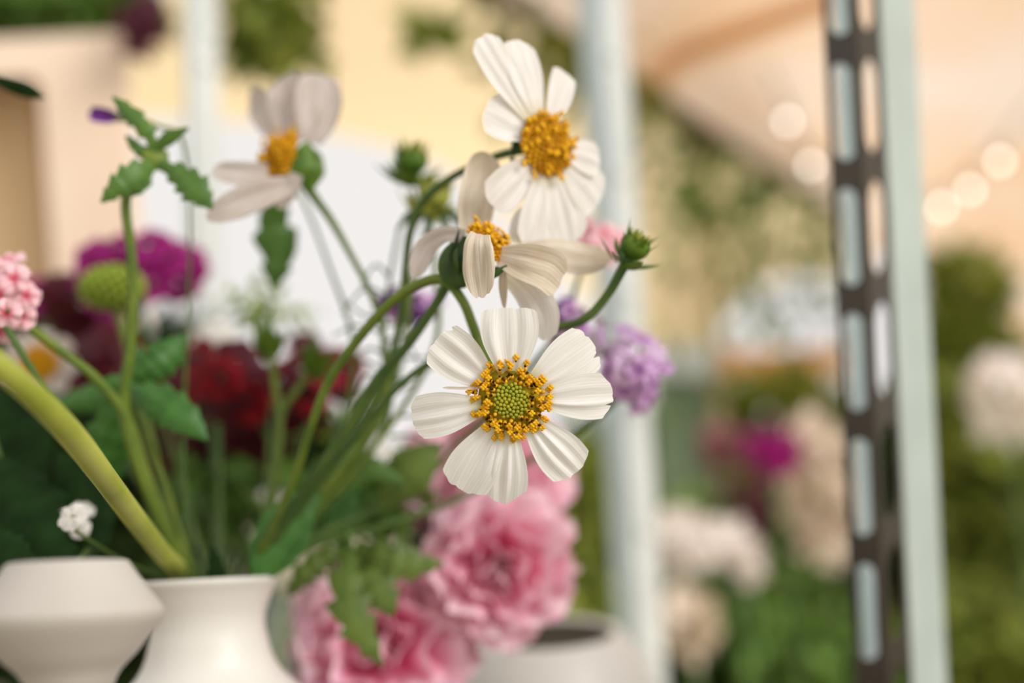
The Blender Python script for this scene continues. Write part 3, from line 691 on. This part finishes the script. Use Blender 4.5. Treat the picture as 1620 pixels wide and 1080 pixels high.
# ------------------------------------------------------------------ leafy sprigs and stems
def sprig(name, label, cat, group=None): return thing(name, label, cat, VB, group)
t = sprig('leafy_sprig', 'nodding sprig with toothed leaves and arched stem before the pale post', 'sprig')
vstem(t, [(246, 252, .418), (228, 262, .416), (206, 284, .416), (199, 330, .416), (208, 400, .417), (210, 480, .418), (205, 560, .419), (196, 630, .42), (205, 690, .421), (232, 770, .424), (268, 850, .428)], [9, 8, 8, 9, 10, 10], STEM, 300)
for p, s in (([(248, 240, .414, 6), (230, 205, .412, 17), (205, 178, .412, 16), (178, 153, .413, 3)], (4, .5)), ([(246, 236, .414, 6), (268, 218, .412, 11), (298, 202, .411, 2)], None),
             ([(244, 258, .414, 10), (215, 275, .408, 26), (188, 295, .405, 22), (160, 320, .404, 3)], (5, .5)), ([(252, 258, .414, 8), (285, 278, .410, 24), (310, 300, .408, 30), (336, 330, .408, 4)], (5, .5)),
             ([(246, 245, .416, 6), (222, 238, .414, 12), (200, 215, .414, 4)], (3, .4)), ([(240, 262, .414, 6), (225, 290, .41, 14), (205, 310, .409, 4)], (3, .4))):
    leaf(t, p, LEAF, saw=s)
leaf(t, [(250, 235, .416, 16), (246, 250, .414, 20), (240, 266, .414, 12)], STEM, name='node', saw=None)

t = sprig('leafy_branch', 'broad bright green leaves low in front of the dark red carnations', 'leaves')
vstem(t, [(170, 608, .435), (200, 625, .432), (230, 690, .432), (262, 770, .432), (285, 850, .432)], [7, 7, 6], STEM, 305)
for p in ([(200, 612, .43, 8), (245, 632, .425, 34), (290, 660, .42, 30), (328, 696, .418, 3)], [(205, 608, .432, 8), (235, 585, .432, 30), (265, 560, .434, 30), (292, 530, .438, 4)],
          [(205, 610, .432, 10), (180, 606, .43, 16), (152, 612, .43, 4)], [(200, 612, .436, 8), (215, 580, .438, 16), (222, 545, .44, 3)], [(205, 625, .44, 14), (180, 680, .445, 42), (165, 740, .45, 34), (160, 800, .455, 5)],
          [(195, 625, .445, 8), (150, 630, .45, 26), (105, 640, .455, 16), (80, 650, .455, 3)]):
    leaf(t, p, LEAFB, saw=(6, .38), cup=-.4)

t = sprig('thick_stem', 'thick pale green stem arching in from the left edge', 'stem')
vstem(t, [(-60, 545, .30), (-10, 572, .305), (60, 632, .318), (115, 690, .333), (165, 755, .355), (215, 822, .385), (258, 876, .41)], [21, 21, 21, 18, 15], STEMY, 285)
t = sprig('slim_stem', 'slim stem falling from the pale pink flower to the leaves', 'stem')
vstem(t, [(20, 500, .40), (60, 528, .405), (110, 565, .41), (155, 602, .415), (200, 660, .42), (235, 760, .424), (270, 850, .428)], [8, 8, 8], STEM, 295, .002)

# pods with cut tops
def pod(label, c, z, R, spine):
    t = thing('seed_pod', label, 'seed pod', VB, 'green seed pods behind the cosmos stems')
    fr = frame_from((.1, .95, .2)); C = W(c[0], c[1], z)
    sepals(t, C, fr, R * K(z), CALYX, 7, seed=int(c[0]), back=.9, spread=.45, w=.22, name='pod_lobe')
    sepals(t, C, fr, R * K(z) * .7, STEM, 5, seed=int(c[1]), back=.9, spread=.25, w=.25, name='pod_lobe')
    stem(t, [(a, b, d, 6) for a, b, d in spine], STEM, n=40)
pod('green seed pod on a straight stem behind the cosmos stems', (428, 520), .47, 52, [(428, 535, .47), (434, 600, .468), (442, 660, .466), (440, 740, .462), (425, 830, .455), (400, 905, .445), (380, 960, .44)])
pod('taller green seed pod right on its forked stem', (500, 545), .475, 58, [(498, 570, .475), (475, 610, .472), (448, 648, .468), (441, 700, .465), (424, 835, .456), (398, 905, .446), (378, 960, .44)])

def leaf_thing(label, parts, m, name='leaf_sprig', stem_pts=None, saw=(6, .4), cat='leaf'):
    b = W(*parts[0][0][:3]); t = thing(name, label, cat, b)
    for p in parts: leaf(t, p, m, saw=saw, label=None)
    if stem_pts: stem(t, stem_pts, STEMD, n=30)
leaf_thing('dangling toothed leaf under the greyish cosmos', [[(445, 322, .47, 14), (432, 350, .472, 34), (440, 395, .474, 36), (436, 430, .475, 22), (432, 458, .476, 4)]], LEAF, saw=(3, .5), stem_pts=[(445, 322, .47, 4), (470, 300, .47, 3), (520, 420, .47, 3), (560, 560, .46, 4), (520, 720, .45, 4), (420, 880, .44, 4)])
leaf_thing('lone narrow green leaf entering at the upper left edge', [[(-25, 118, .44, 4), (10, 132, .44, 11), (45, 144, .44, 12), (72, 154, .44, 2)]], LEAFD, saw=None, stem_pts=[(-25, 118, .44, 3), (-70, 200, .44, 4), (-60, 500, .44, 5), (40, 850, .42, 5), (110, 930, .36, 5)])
leaf_thing('large drooping peony leaf with toothed lobes over the lower roses', [[(556, 868, .452, 12), (548, 915, .442, 34), (556, 965, .436, 40), (578, 1010, .434, 26), (604, 1052, .434, 3)], [(560, 872, .452, 14), (610, 885, .446, 44), (655, 892, .446, 30), (702, 890, .448, 3)],
   [(554, 872, .452, 12), (512, 886, .45, 26), (480, 910, .448, 24), (455, 945, .448, 3)], [(565, 880, .452, 16), (590, 920, .444, 46), (610, 950, .44, 30), (622, 975, .44, 3)]], LEAFO, saw=(5, .62), stem_pts=[(556, 872, .452, 5), (545, 840, .455, 5), (530, 900, .5, 5), (540, 1000, .53, 5)])
leaf_thing('broad smooth green leaf beside the bud vase rim', [[(505, 785, .432, 8), (475, 805, .430, 32), (445, 850, .428, 44), (420, 890, .426, 32), (402, 918, .424, 4)]], LEAFB, saw=(5, .12), stem_pts=[(505, 785, .433, 4), (470, 820, .44, 4), (412, 895, .436, 4), (385, 960, .44, 4)])
leaf_thing('toothed green leaf hanging between vase leaf and roses', [[(560, 770, .47, 8), (545, 810, .468, 28), (540, 840, .466, 24), (552, 875, .466, 3)], [(545, 770, .472, 6), (520, 800, .472, 22), (508, 835, .472, 3)]], LEAFB, stem_pts=[(555, 770, .47, 4), (500, 800, .465, 4), (420, 895, .448, 4), (395, 960, .44, 4)])
leaf_thing('blurred olive leaf left of the sharp cosmos petals', [[(605, 800, .45, 10), (630, 765, .448, 38), (660, 735, .448, 36), (695, 700, .45, 4)]], LEAFO, saw=(4, .15), stem_pts=[(605, 800, .45, 4), (560, 820, .45, 4), (470, 870, .445, 4), (400, 950, .44, 4)])
leaf_thing('long green leaf crossing low behind the cosmos stems', [[(470, 790, .445, 6), (520, 745, .445, 26), (575, 738, .445, 24), (640, 765, .445, 4)]], LEAF, saw=(7, .3), stem_pts=[(470, 790, .445, 4), (430, 850, .44, 4), (395, 950, .436, 4)])
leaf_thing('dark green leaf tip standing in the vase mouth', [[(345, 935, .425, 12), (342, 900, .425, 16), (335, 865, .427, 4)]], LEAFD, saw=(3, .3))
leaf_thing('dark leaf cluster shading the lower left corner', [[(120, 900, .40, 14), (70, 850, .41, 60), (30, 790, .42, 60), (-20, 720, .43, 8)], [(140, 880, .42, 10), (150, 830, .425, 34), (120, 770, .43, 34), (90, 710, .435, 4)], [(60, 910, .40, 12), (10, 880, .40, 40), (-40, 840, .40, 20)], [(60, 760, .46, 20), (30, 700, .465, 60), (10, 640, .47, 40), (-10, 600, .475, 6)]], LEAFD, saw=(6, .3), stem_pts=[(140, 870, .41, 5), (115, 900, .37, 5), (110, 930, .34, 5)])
# purple bud
t = thing('purple_bud', 'tiny purple bud on a thread stem beside the wooden frame', 'flower bud', VB)
ribbon(t, [(190, 186, .44, 5), (172, 184, .44, 11), (152, 181, .44, 12), (138, 178, .441, 9)], PURP, 'petal', cup=.8, nu=10)
ribbon(t, [(190, 186, .446, 5), (172, 184, .447, 10), (152, 182, .447, 10), (140, 184, .446, 6)], PURP, 'petal', cup=-.8, nu=10)
leaf(t, [(212, 184, .442, 3), (195, 186, .441, 7), (178, 185, .44, 3)], CALYXD, name='calyx', saw=None)
stem(t, [(205, 185, .443, 3), (250, 200, .444, 3), (290, 230, .446, 3), (300, 400, .448, 3), (290, 700, .44, 3), (300, 905, .432, 3), (310, 960, .43, 3)], STEMD, n=40)

# ------------------------------------------------------------------ floret clusters
def floret_mesh(name, m, fringe=.1, ruff=.12, npet=5, wide=.62):
    V = []; fc = []; UV = []
    nu, nv = 6, 7
    for k in range(npet):
        a = 2 * math.pi * k / npet; o = len(V)
        for i in range(nu):
            u = i / (nu - 1)
            for j in range(nv):
                v = j / (nv - 1) * 2 - 1
                q = u * (1 - .12 * v * v + (fringe * (j % 2) if u > .9 else 0)); w = wide * (.15 + .85 * math.sin(min(1, u * 1.2) * math.pi / 2)) * u ** .3
                x, y = q + .04, v * w
                V.append((x * math.cos(a) - y * math.sin(a), x * math.sin(a) + y * math.cos(a), .22 * u - .30 * u * u + ruff * math.sin(3.5 * v + k * 1.7) * u + .03 * k)); UV.append((u, v * .5 + .5))
        fc += [tuple(q + o for q in f) for f in grid_faces(nu, nv)]
    me = bpy.data.meshes.new(name); me.from_pydata(V, [], fc); ul = me.uv_layers.new(name='uv')
    for l in me.loops: ul.data[l.index].uv = UV[l.vertex_index]
    me.polygons.foreach_set('use_smooth', [True] * len(fc)); me.materials.append(m); me.update()
    return me
FM = {k: floret_mesh('floret_' + k, m, fr_, rf) for k, m, fr_, rf in (('red', RED, .12, .1), ('maroon', DRED, .12, .1), ('magenta', MAG, .12, .12), ('lilac', LILAC, .05, .2), ('grey', GREYL, .05, .2), ('pale', PALEP, .08, .25), ('pale_lilac', mat('pale_lilac_petal', lin(232, 208, 232), lin(220, 186, 222), .55, .3, 90), .05, .3), ('purple', PURP, .05, .15), ('whitish', WHITE2, .1, .12))}
def cluster(name, label, cat, spots, z, R, kinds, spread=.6, seed=0, stem_pts=None, group=None, leafm=None, nose=None):
    """florets at pixel spots, each facing roughly outward from the middle of the head"""
    r = random.Random(seed); sp = np.array(spots, float); c = sp[:, :2].mean(0); ext = np.abs(sp[:, :2] - c).max() + 1
    base = W(*stem_pts[-1][:3]) if stem_pts else W(c[0], c[1], z)
    t = thing(name, label, cat, base, group)
    for i, s in enumerate(spots):
        dx, dy = (np.array(s[:2]) - c) / ext; dz_ = .03 * (dx * dx + dy * dy) + r.uniform(-.008, .008)
        n = nrm(RIGHT * (dx * spread * 1.3 + r.gauss(0, .3)) + UP * (-dy * spread * 1.3 + .35 + r.gauss(0, .3)) - FWD * 1.0)
        P_ = W(s[0], s[1], z + dz_); rad = (s[2] if len(s) > 2 else R) * K(z)
        X = nrm(np.cross(n, [r.gauss(0, 1), r.gauss(0, 1), r.gauss(0, 1)])); Y = np.cross(n, X)
        o = bpy.data.objects.new('floret', FM[kinds[i % len(kinds)]]); COL.objects.link(o); o.parent = t.o
        M = Matrix(((X[0], Y[0], n[0]), (X[1], Y[1], n[1]), (X[2], Y[2], n[2]))).to_4x4()
        o.matrix_local = Matrix.Translation(Vector(P_ - t.base)) @ M @ Matrix.Scale(float(rad), 4)
        q = W(c[0], c[1] + ext * .9, z + .025)
        V, fc = tube_geo(catmull(np.array([P_, P_ - n * rad * .6, q]), 5), .0009, 5); mesh('stalk', V, fc, STEMD, t)
    if stem_pts: stem(t, stem_pts, STEMD, n=30)
    if leafm:
        for k in range(5):
            a = r.uniform(0, 6.28); L = ext * r.uniform(.7, 1.1)
            x0, y0 = c + [0, ext * .3]
            leaf(t, [(x0, y0, z + .01, 4), (x0 + .5 * L * math.cos(a), y0 + .4 * L * math.sin(a), z + .008, 14), (x0 + L * math.cos(a), y0 + L * math.sin(a), z + .012, 2)], leafm, saw=None)
    return t
def scatter(c, rx, ry, n, R, seed):
    r = random.Random(seed); out = []; tries = 0
    while len(out) < n and tries < 4000:
        tries += 1; a = r.uniform(0, 6.28); q = math.sqrt(r.random())
        p = (c[0] + rx * q * math.cos(a), c[1] + ry * q * math.sin(a), R * r.uniform(.85, 1.15))
        if all((p[0] - s[0]) ** 2 + (p[1] - s[1]) ** 2 > (R * .95) ** 2 for s in out): out.append(p)
    return out
st = lambda x, y, z, vx=330: [(x, y, z + .015, 4), ((x + vx) / 2, (y + 900) / 2 + 10, z, 4), (vx + 5, 900, .436, 3.5), (vx, 960, .434, 3.5)]
GD = 'carnation heads behind the cosmos stems'
cluster('dark_carnation', 'brightest dark red carnation head, right of the broad green leaves', 'flower', scatter((350, 600), 66, 52, 8, 34, 1), .50, 30, ['red', 'maroon'], seed=61, stem_pts=st(345, 640, .50, 350), group=GD)
cluster('dark_carnation', 'deep maroon carnation head left behind the slim arched stem', 'flower', scatter((165, 575), 85, 45, 13, 28, 2), .53, 28, ['maroon', 'red', 'maroon'], seed=62, stem_pts=st(170, 630, .53, 310), group=GD)
cluster('dark_carnation', 'dark red carnation head behind the green cosmos stems', 'flower', scatter((495, 610), 60, 70, 12, 28, 3), .53, 28, ['maroon', 'red'], seed=63, stem_pts=st(490, 670, .53, 370), group=GD)
cluster('dark_carnation', 'low maroon carnation head under the bright red one', 'flower', scatter((400, 680), 70, 55, 11, 28, 4), .55, 28, ['maroon'], seed=64, stem_pts=st(400, 730, .55, 360), group=GD)
cluster('dark_carnation', 'small dark red carnation head low beside the left thick stem', 'flower', scatter((250, 690), 60, 45, 8, 26, 5), .56, 26, ['maroon'], seed=65, stem_pts=st(250, 740, .56, 330), group=GD)
cluster('magenta_stock', 'magenta flower head against the wooden frame', 'flower', scatter((215, 425), 90, 42, 12, 32, 6), .55, 32, ['magenta'], seed=66, stem_pts=st(220, 470, .55, 320))
cluster('magenta_stock', 'dusky maroon flower head left below the magenta one', 'flower', scatter((110, 480), 80, 40, 10, 28, 7), .58, 28, ['maroon', 'magenta', 'maroon'], seed=67, stem_pts=st(110, 530, .58, 300))
cluster('white_spot', 'small white blossom above the bright red carnation', 'flower', scatter((335, 530), 30, 18, 4, 20, 8), .54, 20, ['whitish'], seed=68, stem_pts=st(335, 550, .54, 345))
cluster('pale_pink_flower', 'pale pink ruffled flower cut by the left edge', 'flower', scatter((0, 470), 42, 62, 14, 24, 9), .385, 24, ['pale'], seed=69, spread=.9, stem_pts=[(0, 500, .395, 6), (60, 600, .40, 6), (200, 820, .42, 6), (290, 905, .43, 5), (300, 960, .43, 5)])
cluster('lilac_statice', 'lilac flower spray behind the right petals of the sharp cosmos', 'flower', scatter((1000, 585), 50, 66, 17, 19, 10), .435, 18, ['lilac', 'lilac', 'pale_lilac'], seed=70, spread=.9, stem_pts=[(990, 620, .45, 5), (900, 690, .46, 5), (700, 800, .46, 5), (450, 880, .445, 5), (400, 960, .44, 5)])
cluster('lilac_statice', 'faded grey-lilac flower spray behind the upper right petal', 'flower', scatter((915, 530), 48, 40, 14, 17, 11), .425, 17, ['grey', 'grey', 'lilac'], seed=71, spread=.9, stem_pts=[(910, 560, .44, 5), (800, 640, .46, 5), (640, 780, .46, 5), (450, 870, .445, 5), (402, 960, .44, 5)])
cluster('lilac_statice', 'small purple blossom between wilted cosmos and right bud', 'flower', scatter((900, 490), 18, 20, 5, 15, 12), .43, 15, ['purple', 'lilac'], seed=72, stem_pts=[(900, 510, .44, 4), (780, 640, .46, 4), (600, 790, .46, 4), (440, 880, .445, 4), (404, 960, .44, 4)])
cluster('lilac_statice', 'purple blossom glimpsed between the arching cosmos stems', 'flower', scatter((650, 480), 48, 22, 8, 18, 13), .46, 18, ['purple', 'lilac', 'purple'], seed=73, stem_pts=[(650, 500, .47, 4), (610, 650, .46, 4), (500, 820, .45, 4), (400, 960, .44, 4)])
cluster('dusty_pink_flower', 'dusty pink flower behind the right petals of the upper cosmos', 'flower', scatter((930, 385), 46, 26, 8, 22, 14), .45, 22, ['pale'], seed=74, stem_pts=[(930, 400, .46, 4), (860, 560, .46, 4), (640, 780, .455, 4), (420, 900, .445, 4), (404, 960, .44, 4)])
cluster('white_spot', 'white florets placed for a bright sky gap among the dark leaves at lower left', 'flower', scatter((112, 818), 26, 20, 4, 20, 15), .385, 20, ['whitish'], seed=75, stem_pts=[(112, 835, .39, 3), (200, 890, .42, 3), (285, 925, .434, 3), (296, 960, .434, 3)])  # florets added where bright sky shows through the leaves
cluster('white_spot', 'white florets placed for a sky gap between the low leaves beside the vase rim', 'flower', scatter((428, 800), 20, 24, 3, 18, 16), .53, 18, ['whitish'], seed=76, stem_pts=[(428, 820, .53, 3), (410, 880, .46, 3), (396, 960, .437, 3)])  # florets added in place of a bright gap beside the vase
# round green scabious pod
t = thing('scabious_head', 'round lime green scabious head before the magenta flower', 'flower', VB)
C = W(178, 455, .50); it = []
for i in range(120):
    y = 1 - 2 * (i + .5) / 120; q = math.sqrt(1 - y * y); a = i * 2.39996; k = K(.50)
    d = np.array([q * math.cos(a), q * math.sin(a), y]); it.append((C + d * np.array([44, 44, 30]) * k, d, 7 * k, 1.4))
V, fc = blobs_geo(it); mesh('head', V, fc, mat('lime_head', lin(146, 162, 50), lin(120, 140, 40), .6, 0, 200), t)
stem(t, [(180, 475, .50, 8), (192, 510, .50, 7), (208, 570, .495, 6), (240, 700, .47, 6), (290, 905, .434, 5), (300, 960, .432, 5)], STEM, n=30)
# yellow glint flower at left
t = thing('yellow_flower', 'small yellow flower glimpsed above the thick stem', 'flower', VB)
d0 = frame_from((.2, .3, .9)); disc(t, W(60, 575, .52), d0, 30 * K(.52), 33, green=False)
for i in range(8): plane_petal(t, W(60, 575, .522), d0, i * 45, 60 * K(.52), 34 * K(.52), GREYP, 300 + i, nu=8, nv=7)
stem(t, [(60, 580, .53, 5), (120, 700, .50, 5), (280, 905, .436, 5), (296, 960, .434, 5)], STEMD, n=24)

# ------------------------------------------------------------------ pink roses
def rose(label, px, py, z, R, face, seed, stem_to):
    r = random.Random(seed); fr = frame_from(face); X, Y, N = fr; C = W(px, py, z); k = R * K(z)
    t = thing('pink_rose', label, 'flower', W(*stem_to[-1]), 'pink roses in the glass vase')
    lay = [(3, 10, .44, -75), (4, 22, .60, -68), (5, 38, .78, -60), (6, 54, .94, -52), (7, 68, 1.06, -42), (7, 80, 1.13, -25), (8, 90, 1.18, -8)]
    O = C - N * k * .55
    for li, (n, th, ln, curl) in enumerate(lay):
        off = r.uniform(0, 6.28)
        for i in range(n):
            a = off + 2 * math.pi * i / n + r.gauss(0, .16); rad = X * math.cos(a) + Y * math.sin(a); sd_ = -X * math.sin(a) + Y * math.cos(a)
            m_ = 14; tt = np.linspace(0, 1, m_); L = k * ln * 1.08 * r.uniform(.9, 1.08)
            an = np.radians(th + r.gauss(0, 5) + 25 + curl * tt); st_ = L / (m_ - 1)
            dirs = np.outer(np.sin(an), rad) + np.outer(np.cos(an), N)
            Cc = O + np.vstack([np.zeros(3), np.cumsum(dirs[:-1] * st_, axis=0)]); nn = np.outer(-np.cos(an), rad) + np.outer(np.sin(an), N)
            hw = k * (.16 + .30 * (ln)) * (.35 + .65 * np.sin(np.clip(tt / .75, 0, 1) * math.pi / 2)) * r.uniform(.85, 1.1)
            ph = r.uniform(0, 6); rf = r.uniform(.16, .40)
            V, fc, uv = strip(Cc, np.tile(sd_, (m_, 1)), nn, hw, lambda v: 1 - .16 * abs(v) ** 2.4 + .035 * math.sin(6 * v + ph), lambda u, v, w: w * (.42 * v * v + rf * u * math.sin(5 * v + ph)), 9, 9)
            mesh('petal', V, fc, PINK, t, uv=uv)
    sepals(t, O - N * k * .05, fr, k * .6, CALYX, 5, seed=seed, back=.2, spread=.7)
    stem(t, [tuple(W_px) for W_px in [(px, py + 5, z + k * .55 / 1 + .002, 6)] + [(a, b, c, 6) for a, b, c in stem_to]], STEMD, n=24)
rose('full pink rose facing the camera below the sharp cosmos', 792, 915, .475, 112, (.12, -.02, 1), 81, [(720, 980, .53), (620, 1060, .535), (580, 1200, .535)])
rose('lower pink rose half covered by the toothed peony leaf', 585, 1022, .475, 135, (-.1, .35, 1), 82, [(580, 1080, .535), (565, 1200, .54)])
rose('deeper pink rose mostly hidden behind the sharp cosmos', 770, 755, .505, 118, (.05, .25, 1), 83, [(730, 900, .55), (640, 1060, .55), (590, 1200, .545)])

# ------------------------------------------------------------------ feathery cosmos foliage, airy filler
t = thing('feathery_foliage', 'thread-fine dark green cosmos foliage among the arching stems', 'foliage', VB)
r = random.Random(91)
stem(t, [(632, 360, .46, 3), (612, 470, .455, 3), (606, 560, .45, 4), (618, 640, .445, 4), (560, 760, .44, 4), (420, 895, .436, 4), (395, 960, .436, 4)], STEMD, n=40)
for i in range(18):
    a = i / 17; x0, y0 = 618 - 10 * math.sin(a * 3), 440 + 250 * a; sgn = 1 if i % 2 else -1; L = r.uniform(50, 95)
    stem(t, [(x0, y0, .452, 2.4), (x0 + sgn * L * .45, y0 - 12 + r.uniform(-14, 14), .45, 2.2), (x0 + sgn * L * .9, y0 + r.uniform(-40, 40), .448, 1.2)], CALYXD, name='thread_leaf', n=10, sides=5)
t = thing('filler_sprig', 'airy pale green filler sprig behind the seed pods', 'sprig', VB)
foliage('leaves', [(420, 490, .58, 85, 70), (350, 560, .58, 60, 60), (560, 660, .56, 70, 80)], BUSH2, t, 210, .011, 92, shell=.1)
stem(t, [(420, 490, .58, 4), (430, 640, .55, 4), (410, 900, .44, 4), (396, 960, .438, 4)], STEMD, n=30)
for q in ((350, 560), (560, 660)): stem(t, [(q[0], q[1], .58, 3), (430, 700, .54, 3)], STEMD, n=8)
t = thing('filler_sprig', 'bushy green filler low around the vase mouth', 'sprig', VB)
foliage('leaves', [(560, 790, .50, 110, 70), (330, 790, .52, 90, 70), (640, 840, .52, 60, 60)], BUSH1, t, 200, .022, 93, shell=.1)
stem(t, [(560, 790, .50, 4), (450, 860, .46, 4), (396, 960, .438, 4)], STEMD, n=20)
stem(t, [(330, 790, .52, 4), (345, 880, .46, 4), (350, 960, .438, 4)], STEMD, n=20)
# glowing beads added to make pale blur discs under the near canvas
GLOW = mat('warm_glint', lin(255, 244, 232), None, .4); gn = GLOW.node_tree.nodes['Principled BSDF']
gn.inputs['Emission Color'].default_value = (1, .93, .85, 1); gn.inputs['Emission Strength'].default_value = 5.0
pts = [(1215, 130, 3.3), (1246, 192, 3.4), (1283, 262, 3.5), (1420, 330, 3.5), (1490, 328, 3.5), (1535, 300, 3.4), (1582, 255, 3.3), (1640, 180, 3.2)]
A = [W(*p) for p in pts]
t = thing('glint_beads', 'string of small glowing beads, added for glints, hung under the peach canvas', 'lights', A[0])
V, fc = tube_geo(catmull(np.array(A) + [0, 0, .06], 50), .004, 5); mesh('cable', V, fc, BEAMM, t)
for p in A[1:7]:
    V, fc = blobs_geo([(p, np.array([0, 0, 1.]), .014, 1.2)]); bl = mesh('glint_bead', V, fc, GLOW, t)
    V, fc = tube_geo(np.array([p + [0, 0, .02], p + [0, 0, .06]]), .01, 8); mesh('bead_cap', V, fc, BEAMM, bl)
